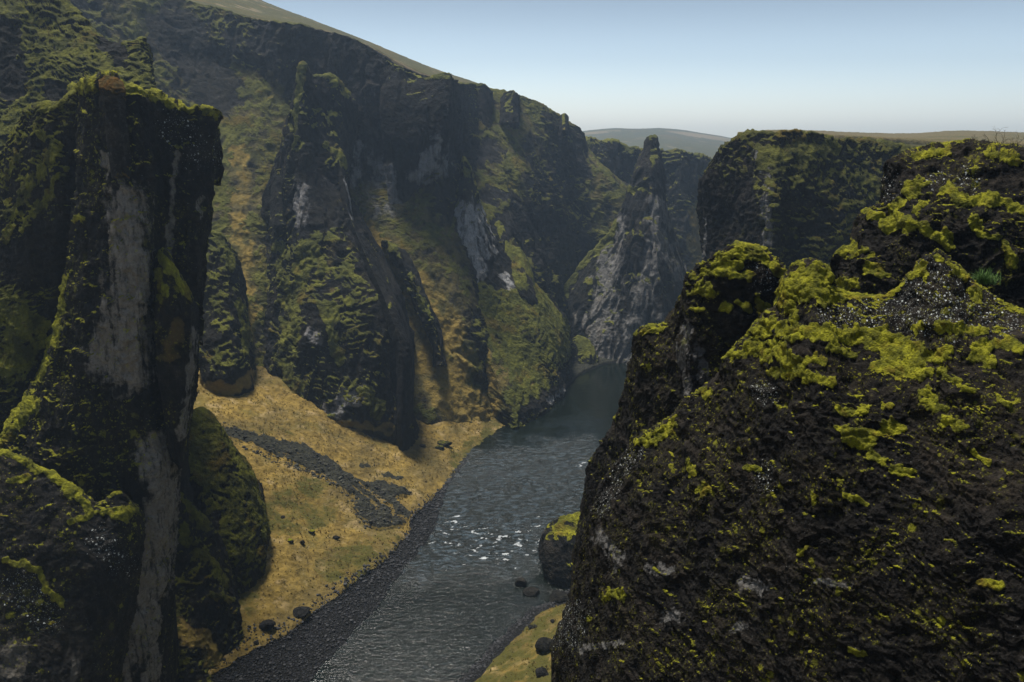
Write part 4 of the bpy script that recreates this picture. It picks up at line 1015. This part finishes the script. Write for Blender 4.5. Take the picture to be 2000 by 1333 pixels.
mass('rock_crag', [
    [(1640, 560, 29), (1632, 600, 28.5), (1625, 650, 28), (1615, 750, 27)],
    [(1624, 520, 27), (1628, 580, 26.2), (1630, 650, 25.6), (1630, 750, 25)],
    [(1634, 498, 26.6), (1645, 570, 25.6), (1648, 650, 25), (1650, 750, 24.4)],
    [(1662, 474, 26.4), (1672, 560, 25.2), (1675, 650, 24.6), (1680, 750, 24)],
    [(1670, 425, 26.8), (1690, 530, 25), (1698, 640, 24.3), (1700, 750, 23.7)],
    [(1700, 404, 26.6), (1720, 510, 24.8), (1725, 630, 24), (1730, 750, 23.4)],
    [(1726, 396, 26.6), (1748, 500, 24.6), (1755, 620, 23.8), (1760, 750, 23.2)],
    [(1728, 342, 27.4), (1765, 460, 24.6), (1780, 600, 23.6), (1785, 750, 23)],
    [(1746, 304, 27.4), (1785, 440, 24.5), (1805, 590, 23.4), (1810, 750, 22.8)],
    [(1800, 288, 27), (1825, 430, 24.3), (1840, 580, 23.2), (1845, 750, 22.6)],
    [(1860, 280, 26.6), (1870, 430, 24), (1880, 580, 23), (1885, 750, 22.4)],
    [(1925, 277, 26.2), (1925, 430, 23.8), (1930, 580, 22.8), (1935, 750, 22.2)],
    [(2000, 286, 25.8), (2000, 430, 23.6), (2000, 580, 22.6), (2000, 750, 22)],
    [(2130, 300, 25), (2130, 430, 23), (2130, 580, 22), (2130, 750, 21.4)]],
    'dark stepped crag with thick moss ledges and bare twigs on its top', 'rock crag', thick=5, step=1.9, seed=26, ext_r=((220, 10, 0.98), (300, -10, 0.98), (400, 20, 0.97)), skirt=20,
    block=(60, 5), slab=(80, 4), clump=(56, 3), big=(110, 8), col=(60, 0), ledge=(66, 9), lump=(13, 2.2), fine=(5, 0.8), moss=(0.84, 1.02, 0.25), moss_px=6, mosslump=22, cushions=True,
    moss_strokes=[(13, [(1690, 415), (1730, 418)]), (17, [(1735, 425), (1770, 435), (1800, 450)]), (13, [(1800, 450), (1830, 460), (1850, 470)]), (15, [(1770, 370), (1800, 360)]), (13, [(1845, 370), (1890, 390)]),
                  (13, [(1890, 390), (1940, 388), (2000, 400)]), (9, [(1660, 478), (1640, 495)]), (11, [(1665, 492), (1690, 492)]), (10, [(1900, 430), (1915, 455)]), (8, [(1920, 460), (1950, 465)]),
                  (9, [(1960, 480), (1980, 520)]), (7, [(1855, 485), (1862, 478)]), (12, [(1640, 555), (1670, 560)]), (9, [(1790, 300), (1850, 285)]), (11, [(1930, 300), (1985, 315)]), (10, [(1810, 400), (1790, 410)]),
                  (10, [(1760, 395), (1745, 400)]), (12, [(1690, 520), (1720, 530)])],
    lichen_strokes=[(24, [(1722, 340), (1732, 390)]), (24, [(1830, 340), (1900, 345)])],
    matargs=dict(NEAR, lichen=0.6))

mass('rock_crag', [
    [(1076, 1345, 25), (1076, 1365, 24.6), (1076, 1385, 24.2), (1076, 1420, 23.6)],
    [(1092, 1270, 24.6), (1094, 1310, 24), (1094, 1350, 23.4), (1096, 1420, 22.4)],
    [(1112, 1180, 24), (1116, 1250, 22.8), (1120, 1320, 21.8), (1122, 1420, 20.6)],
    [(1128, 1105, 23.4), (1136, 1190, 21.9), (1142, 1290, 20.6), (1146, 1420, 19.2)],
    [(1146, 1025, 22.8), (1158, 1130, 21), (1166, 1260, 19.6), (1172, 1420, 18.2)],
    [(1172, 948, 22), (1188, 1080, 20), (1198, 1230, 18.6), (1204, 1420, 17.2)],
    [(1208, 900, 21.4), (1226, 1050, 19.2), (1238, 1210, 17.8), (1244, 1420, 16.4)],
    [(1242, 858, 20.8), (1264, 1020, 18.5), (1278, 1200, 17.1), (1284, 1420, 15.7)],
    [(1310, 822, 20), (1332, 990, 17.7), (1346, 1180, 16.3), (1350, 1420, 14.9)],
    [(1332, 785, 19.6), (1368, 960, 17.2), (1386, 1160, 15.8), (1392, 1420, 14.4)],
    [(1390, 742, 19), (1422, 930, 16.7), (1438, 1140, 15.3), (1444, 1420, 14)],
    [(1430, 688, 18.5), (1466, 900, 16.2), (1484, 1130, 14.8), (1490, 1420, 13.5)],
    [(1470, 648, 18.1), (1506, 860, 15.9), (1522, 1110, 14.4), (1528, 1420, 13.2)],
    [(1508, 595, 17.8), (1540, 820, 15.6), (1556, 1080, 14.1), (1562, 1420, 12.9)],
    [(1532, 542, 17.6), (1568, 800, 15.3), (1586, 1070, 13.9), (1592, 1420, 12.7)],
    [(1556, 520, 17.5), (1594, 790, 15.1), (1612, 1060, 13.7), (1620, 1420, 12.5)],
    [(1584, 512, 17.4), (1620, 780, 15), (1640, 1060, 13.6), (1646, 1420, 12.3)],
    [(1614, 530, 17.4), (1650, 790, 14.9), (1668, 1060, 13.4), (1674, 1420, 12.2)],
    [(1632, 562, 17.3), (1680, 800, 14.8), (1698, 1060, 13.3), (1704, 1420, 12)],
    [(1680, 577, 17), (1722, 805, 14.6), (1738, 1060, 13.1), (1744, 1420, 11.8)],
    [(1735, 572, 16.8), (1765, 805, 14.4), (1778, 1060, 12.9), (1784, 1420, 11.6)],
    [(1770, 545, 16.6), (1795, 790, 14.2), (1806, 1060, 12.7), (1810, 1420, 11.4)],
    [(1800, 510, 16.4), (1822, 780, 14), (1832, 1060, 12.5), (1838, 1420, 11.2)],
    [(1830, 490, 16.2), (1850, 770, 13.8), (1860, 1060, 12.3), (1866, 1420, 11)],
    [(1860, 512, 16), (1880, 780, 13.6), (1888, 1060, 12.1), (1892, 1420, 10.9)],
    [(1895, 552, 15.8), (1910, 790, 13.5), (1916, 1060, 12), (1920, 1420, 10.8)],
    [(1945, 578, 15.6), (1955, 800, 13.3), (1958, 1060, 11.8), (1962, 1420, 10.6)],
    [(2000, 606, 15.3), (2005, 810, 13.1), (2005, 1060, 11.6), (2005, 1420, 10.4)],
    [(2130, 640, 14.6), (2130, 830, 12.6), (2130, 1060, 11.2), (2130, 1420, 10)]],
    'nearest huge black crag with white lichen and heavy yellow-green moss cushions', 'rock crag', thick=2.6, step=1.8, seed=27, ext_r=((250, 30, 0.98), (350, -40, 0.99), (450, 60, 0.97)), skirt=20,
    block=(70, 5), slab=(120, 3), clump=(60, 2.5), big=(130, 9), col=(70, 0), ledge=(80, 8), lump=(16, 2.4), fine=(5, 1.0), moss=(0.84, 1.0, 0.30), moss_px=7, mosslump=24, cushions=True,
    moss_strokes=[
        (14, [(1548, 540), (1580, 520), (1618, 540)]), (15, [(1535, 560), (1580, 548), (1615, 555)]), (13, [(1520, 572), (1560, 575), (1600, 572), (1640, 572)]), (7, [(1650, 570), (1690, 578), (1735, 570), (1765, 552)]),
        (11, [(1775, 535), (1800, 520), (1795, 538)]), (8, [(1825, 495), (1840, 508)]), (9, [(1855, 520), (1885, 540)]), (10, [(1905, 560), (1915, 590)]), (9, [(1975, 600), (2000, 610)]),
        (12, [(1515, 590), (1540, 600), (1550, 615)]), (8, [(1545, 630), (1552, 640)]), (9, [(1600, 592), (1612, 600)]),
        (18, [(1470, 645), (1500, 638), (1550, 648)]), (20, [(1560, 650), (1610, 655), (1660, 655)]), (20, [(1660, 655), (1720, 655), (1745, 665)]), (9, [(1625, 680), (1670, 690)]),
        (17, [(1432, 690), (1470, 675), (1480, 690)]), (22, [(1490, 685), (1530, 688), (1540, 700)]), (12, [(1560, 715), (1600, 695), (1605, 700)]), (13, [(1510, 725), (1560, 728), (1570, 738)]), (10, [(1580, 740), (1630, 745)]),
        (20, [(1730, 685), (1770, 680), (1790, 690)]), (20, [(1725, 715), (1765, 718), (1795, 722)]), (15, [(1805, 690), (1850, 690)]), (9, [(1830, 720), (1840, 722)]), (10, [(1780, 640), (1800, 635)]),
        (12, [(1830, 640), (1880, 640), (1920, 645)]), (13, [(1915, 680), (1950, 670), (1985, 680)]), (10, [(1905, 695), (1940, 705)]), (7, [(1950, 640)]),
        (9, [(1840, 735), (1870, 745)]), (12, [(1640, 795), (1670, 800), (1690, 800)]), (12, [(1640, 830), (1670, 845), (1700, 850)]), (15, [(1700, 845), (1745, 830)]), (13, [(1650, 850), (1690, 870)]), (9, [(1725, 790), (1740, 795)]),
        (11, [(1700, 885), (1720, 905)]), (11, [(1745, 915), (1770, 925)]), (14, [(1810, 770), (1830, 795)]), (13, [(1840, 825), (1870, 830)]), (8, [(1760, 830)]), (9, [(1950, 780), (1970, 790)]),
        (12, [(1365, 955), (1378, 965)]), (9, [(1340, 905), (1352, 925)]), (11, [(1370, 765), (1385, 770)]), (13, [(1255, 862), (1300, 845), (1315, 828)]), (8, [(1455, 912), (1475, 915)]), (13, [(1180, 1165), (1205, 1162)]),
        (7, [(1585, 980), (1590, 965)]), (8, [(1650, 965), (1690, 985)]), (8, [(1900, 885), (1930, 900)]), (7, [(1150, 1210)]), (8, [(1880, 760), (1900, 765)]), (9, [(1915, 1138), (1950, 1140)]), (8, [(1660, 1270), (1680, 1280)]), (8, [(1560, 1080), (1570, 1075)])],
    pale=[(14, [(1170, 1050), (1195, 1075), (1205, 1100)]), (12, [(1270, 1110), (1300, 1115)]), (6, [(1590, 1135), (1660, 1143)]), (14, [(1290, 1210), (1320, 1205)]), (7, [(1130, 1270), (1210, 1255)]), (14, [(1450, 1140), (1480, 1150)]), (10, [(1430, 1230), (1450, 1220)])],
    lichen_strokes=[(60, [(1810, 560), (1860, 600), (1790, 600)]), (40, [(1930, 600), (1960, 625)]), (30, [(1690, 590), (1720, 600)]), (13, [(1178, 975), (1170, 1000), (1220, 900), (1240, 885)]), (20, [(1480, 760), (1500, 770)]), (18, [(1490, 910), (1480, 950)]), (30, [(1120, 1200), (1110, 1250)]), (26, [(1620, 610), (1700, 620)])],
    matargs=NEAR)

# ---- mossy boulder and stones
mass('boulder', [
    [(1052, 1074, 117), (1054, 1086, 115.5), (1062, 1104, 114)], [(1062, 1042, 118), (1066, 1075, 114.5), (1074, 1118, 112.5)], [(1085, 1018, 118.5), (1090, 1062, 114), (1095, 1126, 111.5)],
    [(1112, 1004, 119), (1116, 1060, 114), (1120, 1132, 111)], [(1140, 1004, 119), (1145, 1060, 114), (1150, 1132, 111)], [(1170, 1030, 119), (1175, 1070, 115), (1175, 1132, 112)]],
    'big dark boulder with a mossy top standing in the river edge', 'boulder', thick=5, step=1.8, seed=31, skirt=-1, big=(50, 4), col=(40, 2), ledge=(30, 2), lump=(12, 1.6), fine=(4, 0.5),
    moss=(0.70, 1.0, 0.7), moss_px=2.5, block=(40, 3), moss_strokes=[(8, [(1085, 1030), (1105, 1015), (1125, 1012)]), (7, [(1110, 1050), (1120, 1035)]), (5, [(1068, 1052), (1080, 1040)])], matargs=dict(rock=(0.009, 0.009, 0.009), rock2=(0.025, 0.023, 0.022)))

stone_mat = rock_mat('stone', 0.05, rock=(0.010, 0.010, 0.010), rock2=(0.028, 0.027, 0.026), mottled=0.3)
_ico = {}
def ico(sub):
    if sub not in _ico:
        import bmesh
        bm = bmesh.new(); bmesh.ops.create_icosphere(bm, subdivisions=sub, radius=1)
        bm.verts.ensure_lookup_table()
        _ico[sub] = (np.array([v.co[:] for v in bm.verts]), np.array([[v.index for v in f.verts] for f in bm.faces]))
        bm.free()
    return _ico[sub]

def stone_mesh(size, rng, sub=4, cuts=7):
    V, F = ico(sub)
    V = V.copy()
    for k in range(cuts):                                    # broken facets
        n = rng.normal(size=3); n /= np.linalg.norm(n)
        off = rng.uniform(0.55, 0.85)
        dd = V @ n - off
        V = V - np.clip(dd, 0, None)[:, None] * n * 0.9
    V = V * (1 + 0.12 * fbm(V * 1.6 + rng.uniform(0, 50), 3) + 0.03 * fbm(V * 7 + 5, 2))[:, None]
    return V * np.array(size), F

rng = np.random.RandomState(5)
STONES = [  # px, py of the base, half width px, flatness, label, moss
    (1018, 1143, 13, 0.85, 'upright dark stone standing in the river by the big boulder', 0.0),
    (1038, 1159, 18, 0.42, 'flat dark stone lying in the river below the upright one', 0.0),
    (1092, 1172, 24, 0.5, 'low dark rock on the waterline under the crag', 0.0),
    (1068, 1268, 24, 0.75, 'large black angular rock on the mossy near bank', 0.0),
    (1058, 1318, 18, 0.5, 'black rock at the bottom edge of the mossy near bank', 0.1),
    (868, 868, 16, 0.30, 'long flat mossy slab lying on the golden grass', 0.3),
    (858, 875, 10, 0.28, 'small slab in front of the long flat slab on the golden grass', 0.3),
    (825, 872, 7, 0.45, 'small dark stone left of the long flat slab on the grass', 0.0),
    (806, 864, 6, 0.35, 'smallest stone of the slab row, nearest the buttress', 0.0),
    (567, 1060, 7, 0.9, 'mossy upright stone on the grass beside the rounded mound', 0.4),
    (591, 1063, 5, 1.3, 'narrow dark standing stone on the golden grass', 0.0),
    (609, 1040, 7, 0.5, 'mossy stone above the narrow standing stone on the grass', 0.5),
    (657, 1052, 8, 0.5, 'dark stone lying alone in the middle of the golden bank', 0.1),
    (553, 1012, 5, 0.7, 'black pebble-like rock high on the grass near the mound', 0.0),
    (580, 978, 9, 0.4, 'low green-topped stone high on the golden bank', 0.5),
    (523, 1228, 18, 0.7, 'black broken rock sunk in grass above the gravel shore', 0.0),
    (590, 1198, 22, 0.3, 'low dark outcrop in the grass near the gravel edge', 0.1),
    (500, 1258, 6, 0.8, 'small black stone at the foot of the grassy bank', 0.0),
    (1081, 1215, 8, 0.4, 'small flat stone on the moss above the large black rock', 0.0),
    (1040, 1225, 10, 0.3, 'low brown stone in the moss beside the gravel strip', 0.2),
]
for (px, py, hw, fl, lab, mo) in STONES:
    p = atz(px, py, 0.0)
    for it in range(6):
        p = atz(px, py, max(ground_z(p[0], p[1]), 0.0))
    pm = p[1] / FPX * 1.08
    V, F = stone_mesh((hw * pm, hw * pm * 0.8, hw * pm * fl), rng)
    V = V + p + np.array([0, 0, hw * pm * fl * 0.45])
    nzz = (V[:, 2] - p[2]) / (hw * pm * fl)
    A = np.stack([np.clip(mo * 1.6 * sstep(0.5, 1.2, nzz), 0, 1), 0 * nzz, 0 * nzz, 0 * nzz], -1)
    o = link_mesh('stone', V, F, stone_mat, None, tuple(float(v) for v in p), {'mask': A})
    tag(o, lab, 'stone', 'stones on the river banks')

# ---- pebbles of the gravel shore
def build_pebbles():
    r = np.random.RandomState(9)
    Vs, Fs, n = [], [], 0
    V0, F0 = ico(1)
    tries = 0
    for _ in range(5200):
        if r.rand() < 0.72:
            t = r.rand(); seg = np.array(LEFT_EDGE)[:9]
            q = t * (len(seg) - 1); i = min(int(q), len(seg) - 2); e = seg[i] + (q - i) * (seg[i + 1] - seg[i])
            g = np.array([np.interp(-e[1], [-p[1] for p in GRAVEL_EDGE], [p[0] for p in GRAVEL_EDGE]), e[1]])
            px = g[0] + (e[0] - g[0]) * r.uniform(0.02, 1.02); py = e[1] + r.normal() * 4
        else:
            seg = np.array(RIGHT_EDGE)[6:]
            q = r.rand() * (len(seg) - 1); i = min(int(q), len(seg) - 2); e = seg[i] + (q - i) * (seg[i + 1] - seg[i])
            px, py = e[0] + abs(r.normal()) * 14, e[1] + r.normal() * 4
        p = atz(px, py, 0.2)
        z = ground_z(p[0], p[1])
        if z > 5 or z < -0.3: continue
        sz = 0.07 + 0.16 * r.rand() ** 3
        M = V0 * np.array([sz * r.uniform(0.8, 1.5), sz * r.uniform(0.8, 1.5), sz * r.uniform(0.5, 0.9)]) * (1 + 0.18 * r.normal(size=(len(V0), 1)))
        a = r.rand() * 6.28
        M = M @ np.array([[math.cos(a), math.sin(a), 0], [-math.sin(a), math.cos(a), 0], [0, 0, 1]])
        Vs.append(M + np.array([p[0], p[1], z + sz * 0.3])); Fs.append(F0 + n); n += len(V0)
    s = NT('pebble')
    d, c = s.voro(s.pos(1 / 0.5))
    sc = s.t.nodes.new('ShaderNodeSeparateColor'); s.t.links.new(c, sc.inputs[0])
    s.put(s.p.inputs['Base Color'], s.mix(s.ramp(sc.outputs[0], 0.3, 1.0), (0.007, 0.007, 0.008), (0.036, 0.037, 0.041)))
    s.p.inputs['Roughness'].default_value = 0.9
    o = link_mesh('gravel', np.concatenate(Vs), np.concatenate(Fs), s.m, smooth=False)
    tag(o, 'loose black pebbles scattered along the gravel shore', None, None, 'stuff')
build_pebbles()

# ---- broken rock lying in the scree fan
def build_scree():
    r = np.random.RandomState(21)
    Vs, Fs, n = [], [], 0
    V0, F0 = ico(1)
    poly = SCREE[0]
    while len(Vs) < 1500:
        px, py = r.uniform(428, 812), r.uniform(818, 1037)
        if not in_poly(np.array([px]), np.array([py]), poly)[0]: continue
        p = atz(px, py, 4.0)
        for it in range(5):
            p = atz(px, py, ground_z(p[0], p[1]))
        z = ground_z(p[0], p[1])
        sz = 0.06 + 0.24 * r.rand() ** 4
        M = V0 * np.array([sz * r.uniform(0.8, 1.6), sz * r.uniform(0.8, 1.6), sz * r.uniform(0.4, 0.8)]) * (1 + 0.22 * r.normal(size=(len(V0), 1)))
        Vs.append(M + np.array([p[0], p[1], z + sz * 0.15])); Fs.append(F0 + n); n += len(V0)
    s = NT('scree')
    d, c = s.voro(s.pos(1 / 0.8))
    sc = s.t.nodes.new('ShaderNodeSeparateColor'); s.t.links.new(c, sc.inputs[0])
    s.put(s.p.inputs['Base Color'], s.mix(s.ramp(sc.outputs[0], 0.2, 1.0), (0.010, 0.010, 0.009), (0.045, 0.044, 0.030)))
    s.p.inputs['Roughness'].default_value = 0.95
    o = link_mesh('rubble', np.concatenate(Vs), np.concatenate(Fs), s.m, smooth=False)
    tag(o, 'dark broken stones strewn down the scree fan on the golden bank', None, None, 'stuff')
build_scree()

# ---- tussocks of dry grass on the banks
def build_tussocks():
    r = np.random.RandomState(12)
    n = 26000
    x = r.uniform(-75, 16, n); y = r.uniform(84, 205, n)
    i = np.clip(np.searchsorted(GX, x) - 1, 0, len(GX) - 2); j = np.clip(np.searchsorted(GY, y) - 1, 0, len(GY) - 2)
    z = GZ[i, j]; msk = GM[i, j]
    dens = fbm(np.stack([x, y, 0 * x], -1) / 6 + 44, 3)
    ok = (z > 0.25) & (z < 30) & (msk < 0.25) & (dens + r.normal(size=n) * 0.25 > -0.15)
    x, y, z = x[ok], y[ok], z[ok]; n = len(x)
    B = 6
    a = r.uniform(0, 6.28, (n, B)); L = (0.16 + 0.30 * r.rand(n, 1) ** 2) * r.uniform(0.6, 1.2, (n, B)); lean = r.uniform(0.3, 1.0, (n, B))
    base = np.stack([x, y, z - 0.05], -1)[:, None]
    d = np.stack([np.cos(a), np.sin(a), 0 * a], -1); sd_ = np.stack([-np.sin(a), np.cos(a), 0 * a], -1)
    w = 0.055
    p0 = base + d * 0.06 - sd_ * w; p1 = base + d * 0.06 + sd_ * w
    tip = base + d * (L * lean)[..., None] + np.array([0, 0, 1.0]) * (L * (1.15 - 0.5 * lean))[..., None]
    V = np.stack([p0, p1, tip], 2).reshape(-1, 3)
    F = np.arange(len(V)).reshape(-1, 3)
    m = NT('dry grass')
    nn = m.noise(m.pos(0.35), 3); n2 = m.noise(m.pos(3.0), 2)
    m.put(m.p.inputs['Base Color'], m.mix(m.ramp(nn, 0.42, 0.6), m.mix(n2, (0.14, 0.095, 0.022), (0.31, 0.215, 0.060)), m.mix(n2, (0.055, 0.046, 0.012), (0.13, 0.11, 0.026))))
    m.p.inputs['Roughness'].default_value = 0.9; m.p.inputs['Specular IOR Level'].default_value = 0.1
    o = link_mesh('grass', V, F, m.m, smooth=False)
    tag(o, 'dry golden grass tussocks growing over the river banks', None, None, 'stuff')
build_tussocks()

# ---- bare twiggy bush and the green grass tuft on the near crags
def tube(pts, r0, r1, sides=5):
    pts = np.array(pts, float); n = len(pts)
    t = np.gradient(pts, axis=0); t /= np.linalg.norm(t, axis=1)[:, None] + 1e-9
    a = np.cross(t, np.array([0.3, 0.9, 0.1])); a /= np.linalg.norm(a, axis=1)[:, None] + 1e-9
    b = np.cross(t, a)
    rr = np.linspace(r0, r1, n)[:, None, None]
    th = np.arange(sides) * 2 * math.pi / sides
    V = pts[:, None] + rr * (np.cos(th)[None, :, None] * a[:, None] + np.sin(th)[None, :, None] * b[:, None])
    i = np.arange(n - 1)[:, None] * sides; j = np.arange(sides)[None]
    F = np.stack([i + j, i + (j + 1) % sides, i + sides + (j + 1) % sides, i + sides + j], -1).reshape(-1, 4)
    return V.reshape(-1, 3), F

def simple_mat(name, c1, c2, scale, rough=0.85):
    s = NT(name)
    s.put(s.p.inputs['Base Color'], s.mix(s.ramp(s.noise(s.pos(scale), 3), 0.35, 0.65), c1, c2))
    s.p.inputs['Roughness'].default_value = rough
    return s.m

def bush(name, px, py, Y, height, n, spread, mat, seed, label, cat, group=None, droop=0.0, r0=0.012):
    r = np.random.RandomState(seed)
    base = at(px, py, Y)
    Vs, Fs, off = [], [], 0
    def grow(p, d, L, rad, lev):
        nonlocal off
        pts = [p]
        for k in range(5):
            d = d + r.normal(size=3) * 0.22 + np.array([0, 0, -droop])
            d = d / np.linalg.norm(d)
            pts.append(pts[-1] + d * L / 5)
        V, F = tube(pts, rad, rad * 0.45)
        Vs.append(V); Fs.append(F + off); off += len(V)
        if lev < 3:
            for k in range(2 + r.randint(2)):
                q = pts[2 + r.randint(4)]
                nd = d + r.normal(size=3) * 0.65; nd[2] += 0.15
                grow(q, nd / np.linalg.norm(nd), L * r.uniform(0.45, 0.7), rad * 0.55, lev + 1)
    for k in range(n):
        d = np.array([r.normal() * spread, r.normal() * spread, 1.0]); d /= np.linalg.norm(d)
        grow(base + np.array([r.normal() * height * 0.35, r.normal() * 0.1, -0.05]), d, height * r.uniform(0.5, 0.8), r0, 0)
    o = link_mesh(name, np.concatenate(Vs), np.concatenate(Fs), mat, None, tuple(float(v) for v in base))
    return tag(o, label, cat, group)

twig_dark = simple_mat('dark twig', (0.020, 0.016, 0.012), (0.045, 0.034, 0.024), 9)
twig_grey = simple_mat('grey twig', (0.16, 0.15, 0.14), (0.28, 0.27, 0.25), 9)
bush('shrub', 1942, 294, 25.4, 0.75, 6, 0.45, twig_dark, 3, 'bare dark twiggy shrub on top of the stepped crag', 'shrub', 'bare shrubs on the stepped crag', r0=0.010)
bush('shrub', 1905, 280, 25.6, 0.30, 7, 0.4, twig_dark, 4, 'low brown tuft of twigs left of the taller bare shrub', 'shrub', 'bare shrubs on the stepped crag', r0=0.006)
bush('shrub', 1978, 300, 25.2, 0.5, 4, 0.6, twig_dark, 6, 'sparse twigs right of the taller bare shrub', 'shrub', 'bare shrubs on the stepped crag', r0=0.007)

def tuft(px, py, Y, n, L, seed, label, wide=0.22):
    r = np.random.RandomState(seed)
    base = at(px, py, Y)
    Vs, Fs, off = [], [], 0
    for k in range(n):
        a = r.rand() * 6.28; lean = r.uniform(0.1, 1.0)
        p = base + np.array([r.normal() * wide * 0.5, r.normal() * wide * 0.4, r.normal() * 0.03])
        d = np.array([math.cos(a) * lean, math.sin(a) * lean, 1.0]); d /= np.linalg.norm(d)
        l = L * r.uniform(0.5, 1.1)
        side = np.array([-math.sin(a), math.cos(a), 0]) * 0.008
        pts = []
        for t in np.linspace(0, 1, 6):
            q = p + d * l * t + np.array([math.cos(a), math.sin(a), 0]) * lean * l * 0.35 * t * t - np.array([0, 0, 1]) * l * 0.55 * lean * t * t
            w = (1 - t) ** 0.7
            pts += [q - side * w, q + side * w]
        Vs.append(np.array(pts)); Fs.append(np.array([[2 * i, 2 * i + 1, 2 * i + 3, 2 * i + 2] for i in range(5)]) + off); off += 12
    o = link_mesh('grass_tuft', np.concatenate(Vs), np.concatenate(Fs), simple_mat('green blades', (0.04, 0.09, 0.012), (0.09, 0.17, 0.025), 12), None, tuple(float(v) for v in base))
    return tag(o, label, 'grass tuft')
tuft(1922, 552, 19.5, 420, 0.42, 8, 'bright green grass tuft in the notch behind the lichened peak')

# ---- haze filling the canyon
s = bpy.data.materials.new('haze'); s.use_nodes = True
nt = s.node_tree; nt.nodes.clear()
vo = nt.nodes.new('ShaderNodeOutputMaterial'); pv = nt.nodes.new('ShaderNodeVolumePrincipled')
pv.inputs['Color'].default_value = (0.46, 0.62, 0.82, 1)
pv.inputs['Density'].default_value = HAZE_DENSITY
pv.inputs['Anisotropy'].default_value = 0.35
nt.links.new(pv.outputs[0], vo.inputs['Volume'])
x0, x1, y0, y1, z0, z1 = -1720, 1720, -680, 1800, -8, 215
Vb = [(x, y, z) for x in (x0, x1) for y in (y0, y1) for z in (z0, z1)]
Fb = [(0, 1, 3, 2), (4, 6, 7, 5), (0, 4, 5, 1), (2, 3, 7, 6), (0, 2, 6, 4), (1, 5, 7, 3)]
hz = link_mesh('haze', Vb, Fb, s, smooth=False)
tag(hz, 'thin blue haze hanging in the canyon air', None, None, 'stuff')
